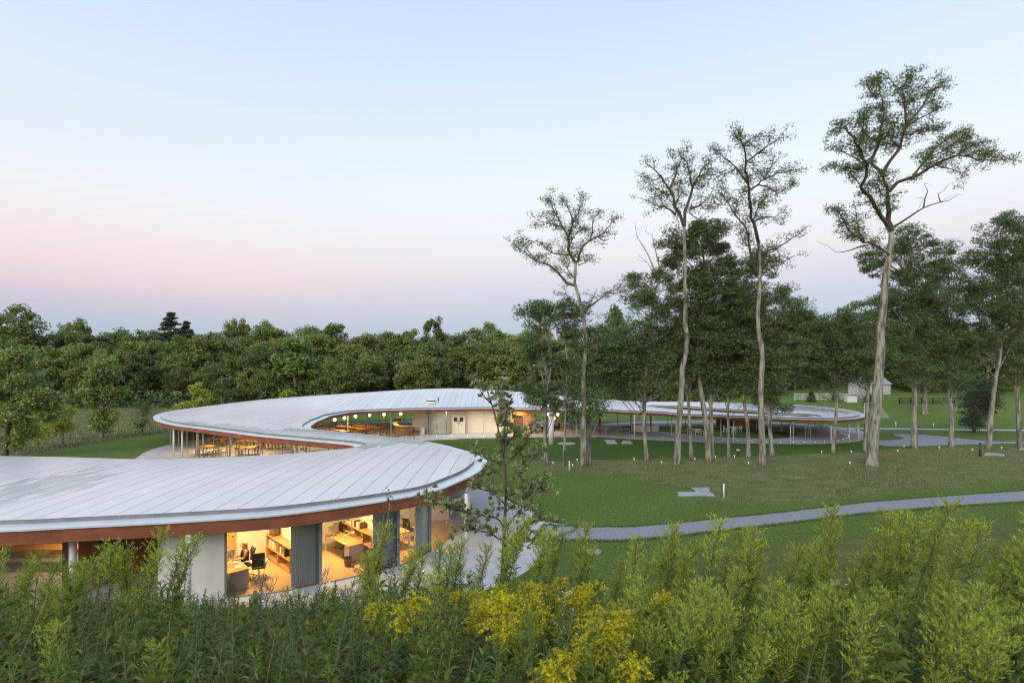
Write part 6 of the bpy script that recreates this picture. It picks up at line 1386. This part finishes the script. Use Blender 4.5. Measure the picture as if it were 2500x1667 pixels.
def by_top(kind, px, py, d, tilt=0.0):
    x = (px-CX)/F*d; top = H-(py-HY)/F*d; h = top-GZ(x,d); x -= 0.12*max(0.45,h)/1.5
    put_plant(kind, x, d, max(0.45,h), tilt)
# tall stalks one can pick out, by the place of their tips
for px,py,d in [(5,1346,6.6),(28,1354,6.2),(52,1344,6.0),(80,1361,6.5),(112,1358,6.3),(140,1368,6.8),(165,1386,6.5),(190,1378,7.0),(205,1396,7.2),(238,1368,7.0),(262,1361,6.8),(305,1296,6.3),(340,1309,6.2),(352,1304,6.5),(378,1344,6.6),(388,1324,6.3),(414,1292,6.5),(330,1354,6.0),(290,1376,6.4),
    (885,1375,7.2),(905,1330,6.9),(925,1292,6.6),(950,1312,6.8),(968,1330,6.6),(1000,1350,7.0),(1030,1372,7.3),(1085,1340,7.4),(1112,1312,6.8),(1130,1322,7.0),(1150,1370,7.2),(1185,1325,7.4),(1205,1300,7.0),(1232,1265,6.8),(1255,1280,7.1),(1282,1285,6.6),(1305,1300,7.0),(1345,1298,7.0),(1385,1292,6.6),(1408,1298,6.9),(1430,1330,7.1),
    (1500,1372,6.6),(1540,1335,6.4),(1562,1325,6.2),(1600,1290,5.9),(1612,1320,6.2),(1640,1350,6.4),(1685,1300,5.8),(1700,1312,6.1),(1725,1275,5.6),(1745,1290,5.9),(1762,1330,6.2),(1800,1345,6.2),(1835,1288,5.5),(1855,1296,5.7),(1880,1310,5.9),(1925,1312,5.7),(1960,1350,6.0),
    (2000,1340,5.9),(2030,1345,5.5),(2075,1262,5.2),(2100,1300,5.4),(2130,1320,5.6),(2165,1290,5.2),(2188,1212,4.9),(2205,1250,5.1),(2232,1270,5.3),(2262,1262,5.0),(2285,1290,5.2),(2318,1252,4.8),(2345,1275,5.0),(2370,1300,5.1),(2392,1290,4.8),(2430,1330,5.2),(2470,1245,4.6),(2492,1262,4.8),(2510,1300,4.9)]: by_top('green',px,py,d)
for px,py,d in [(452,1340,6.0),(420,1395,6.2),(602,1448,7.4),(655,1452,7.2),(825,1432,7.3),(870,1420,7.0),(1065,1400,6.8),(1170,1400,6.5),(560,1478,7.0),(700,1470,7.2),(1015,1408,6.8),(385,1410,6.0),(760,1462,7.1),(905,1440,6.6)]: by_top('spike',px,py,d)
for px,py,d in [(622,1392,7.2),(638,1380,7.6),(655,1398,7.4),(612,1420,7.0),(670,1420,7.5),(560,1440,7.5)]: by_top('lav',px,py,d)
for px,py,d in [(1150,1440,6.0),(1180,1438,5.9),(1215,1430,5.8),(1240,1445,5.7),(1265,1440,5.9),(1340,1410,6.2),(1385,1420,6.0),(1405,1400,6.2),(1430,1425,5.8),(1450,1432,6.0),(1470,1455,5.8),(1425,1470,5.5),(1445,1500,5.2),(1480,1490,5.3),(1500,1485,5.5),(1555,1485,5.6),(1385,1485,5.4),(1350,1505,5.2),(1075,1520,5.5),(1050,1535,5.4),(1020,1582,5.0),(1045,1590,4.9),(1270,1545,4.8),(1290,1570,4.6),(1260,1590,4.5),(1310,1600,4.4),(1245,1640,4.2),(1500,1560,4.8),(1420,1540,4.9),(1360,1560,4.8),(2045,1372,6.0)]: by_top('yellow',px,py,d)
for px,py,d in [(2060,1410,5.6),(2085,1420,5.5),(2420,1420,5.2),(800,1405,7.4),(770,1400,7.4),(820,1425,7.2),(840,1440,6.9),(1330,1440,6.0)]: by_top('aster',px,py,d)
for px,py,d in [(532,1452,6.8),(940,1245,6.8),(955,1235,7.0),(925,1250,6.9),(700,1530,5.6),(730,1555,5.2),(600,1560,5.2),(240,1420,6.4),(300,1470,5.8),(1005,1560,5.2)]: by_top('dock',px,py,d)
# stalks filling the slope, kept below the line seen in the photo
extra = []
while len(extra) < 2900:
    d = 2.7+10.6*random.random()**0.9; px = rnd(-120,2620); x = (px-CX)/F*d
    if d > 11.5 and px > 1300: pass
    drop = abs(random.gauss(0,1))*85+4; top = H-(env(px)+drop-HY)/F*d; g = GZ(x,d); h = min(top-g, rnd(1.15,1.6))
    if h < 0.4: continue
    wy = 0.008+0.36*math.exp(-((px-1330)/150)**2)*(1 if d < 6.5 else 0.15)
    r = random.random(); kind = 'yellow' if r < wy else ('spike' if r < wy+0.34+(0.24 if px < 1000 else 0) else ('aster' if r < wy+0.56 and random.random() < 0.02 else ('dock' if random.random() < 0.16 and px < 1200 else 'green')))
    if kind == 'green' and (450 < px < 860 or (d < 4.8 and random.random() < (0.72 if px < 1450 else 0.38)) or (px < 1000 and d < 6 and random.random() < 0.25)): kind = 'spike'
    extra.append((d,x,h,kind))
for _ in range(260):
    d = rnd(8.5,14.8); px = rnd(455,1180); x = (px-CX)/F*d; h = min(H-(env(px)+abs(random.gauss(0,1))*30-HY)/F*d-GZ(x,d), rnd(1.1,1.7))
    if h > 0.4: extra.append((d,x,h,random.choice(['spike','spike','green','aster'])))
for _ in range(130):
    d = rnd(7.2,10.5); px = rnd(1000,1420); x = (px-CX)/F*d; h = min(H-(env(px)+rnd(-18,40)-HY)/F*d-GZ(x,d), rnd(1.2,1.8))
    if h > 0.4: extra.append((d,x,h,random.choice(['spike','green','green'])))
extra.sort()
cap = {'green':110,'yellow':40,'spike':60,'aster':5,'dock':24}
rest = []
for d,x,h,kind in extra:
    if cap.get(kind,0) > 0 and d < 8: cap[kind] -= 1; put_plant(kind,x,d,h)
    else: rest.append((d,x,h,kind))
mats = [G_STEM,G_LEAF,G_LEAF2,G_PLUME,G_YEL,G_WHT,G_BRN,G_DRY]; VV = []; FF = []; MI = []; n0 = 0
for d,x,h,kind in rest:
    v = random.choice(PVL[kind]); a = rnd(0,6.28); s = h/1.5; w = 0.55*s+0.45; ca, sa = math.cos(a)*w, math.sin(a)*w; z = GZ(x,d)-0.03; tx, ty = rnd(-.1,.1), rnd(-.1,.1)
    for p,(V,Fq,m) in v.items():
        q = np.empty_like(V); q[:,0] = V[:,0]*ca-V[:,1]*sa+x+tx*V[:,2]; q[:,1] = V[:,0]*sa+V[:,1]*ca+d+ty*V[:,2]; q[:,2] = V[:,2]*s+z
        VV.append(q); FF.append(Fq+n0); MI.append(np.full(len(Fq),mats.index(m),np.int32)); n0 += len(V)
me = np_mesh('meadow_stalks', np.vstack(VV), np.vstack(FF), None)
for m in mats: me.materials.append(m)
me.polygons.foreach_set('material_index', np.concatenate(MI)); me.update()
tag(link('meadow_stalks', me), 'thick mass of smaller meadow stalks filling the slope', None, None, 'stuff')
# low herbs and grass blades beneath
k = 52000; d = 2.2+13.3*RNG.random(k)**0.8; px = RNG.uniform(-150,2650,k); x = (px-CX)/F*d; gz = ground_z(x,d)
top = np.minimum(H-(np.interp(px,ENV_X,ENV_Y)+25-HY)/F*d-gz, np.where(px > 1300, 0.95, 0.8)); ok = top > 0.06; d,x,gz,top,px = d[ok],x[ok],gz[ok],top[ok],px[ok]; k = len(d)
C = np.column_stack([x,d,gz+RNG.random(k)*top]); A = rv(k); A[:,2] = np.abs(A[:,2])*0.8+0.1; A = unit(A); L = RNG.uniform(0.05,0.13,k)
V, Fq = bent_leaves(C,A,unit(rv(k)+np.array([0,-0.3,0.9])),L,L*RNG.uniform(0.2,0.5,k),RNG.uniform(0.1,0.6,k))
tag(link('meadow_herbs', np_mesh('meadow_herbs',V,Fq,G_COVER)), 'dense low herbs and leaves under the meadow stalks', None, None, 'stuff')
def blades(n_, pxr, dr, hr, wd, lean):
    d = RNG.uniform(*dr,n_); px = RNG.uniform(*pxr,n_); x = (px-CX)/F*d; gz = ground_z(x,d); top = H-(np.interp(px,ENV_X,ENV_Y)+10-HY)/F*d-gz; h = np.minimum(RNG.uniform(*hr,n_), top); ok = h > 0.15; d,x,gz,h = d[ok],x[ok],gz[ok],h[ok]; n_ = len(d)
    az = RNG.uniform(0,6.283,n_); ln = RNG.uniform(0.15,lean,n_); D2 = np.column_stack([np.cos(az),np.sin(az)]); S = np.column_stack([-np.sin(az),np.cos(az)]); T = np.array([0,0.35,0.65,0.88,1.0]); out = []
    for i,t in enumerate(T):
        r = ln*h*t**2.2; z = h*(t-0.35*ln*t**3); w = wd*(1-t**2)*RNG.uniform(0.9,1.1,n_)+0.001
        c = np.column_stack([x+D2[:,0]*r,d+D2[:,1]*r,gz+z]); sx = np.column_stack([S*w[:,None]/2,np.zeros(n_)]); out += [c-sx,c+sx]
    V = np.stack(out,1).reshape(-1,3); b = (np.arange(n_)*10)[:,None]; Fq = np.concatenate([b+np.array([2*i,2*i+1,2*i+3,2*i+2]) for i in range(4)],0); return V,Fq
VV = []; FF = []; n0 = 0
for a in [(2600,(640,1080),(4.2,7.2),(0.7,1.25),0.020,0.9),(2600,(450,1300),(3.2,9),(0.5,1.0),0.012,0.7),(2600,(-100,900),(3.4,8),(0.7,1.3),0.013,0.8),(4200,(-100,2650),(3,13),(0.4,1.0),0.009,0.6),(5200,(1300,2650),(9,24),(0.25,0.65),0.012,0.6),(1400,(1800,2650),(3,6),(0.6,1.1),0.012,0.6)]:
    V,Fq = blades(*a); VV.append(V); FF.append(Fq+n0); n0 += len(V)
tag(link('tall_grass', np_mesh('tall_grass',np.vstack(VV),np.vstack(FF),G_BLADE)), 'arching blades of tall meadow grass in the foreground', None, None, 'stuff')
# pale boulder beside the path
p = W(1449,1348); mb = MB(); mb.sphere((0,0,0.02),0.28,14,8,0.4); o = mb.build('boulder', M['stone'], None, True, (p.x,p.y,GZ(p.x,p.y))); tag(o,'low rounded boulder in grass below the path','boulder',None,'thing')
for v in o.data.vertices: v.co.x *= 1.35+0.12*math.sin(v.co.y*9); v.co.z *= 1+0.15*math.sin(v.co.x*7)
print('plants', COUNT, 'rest', len(rest))
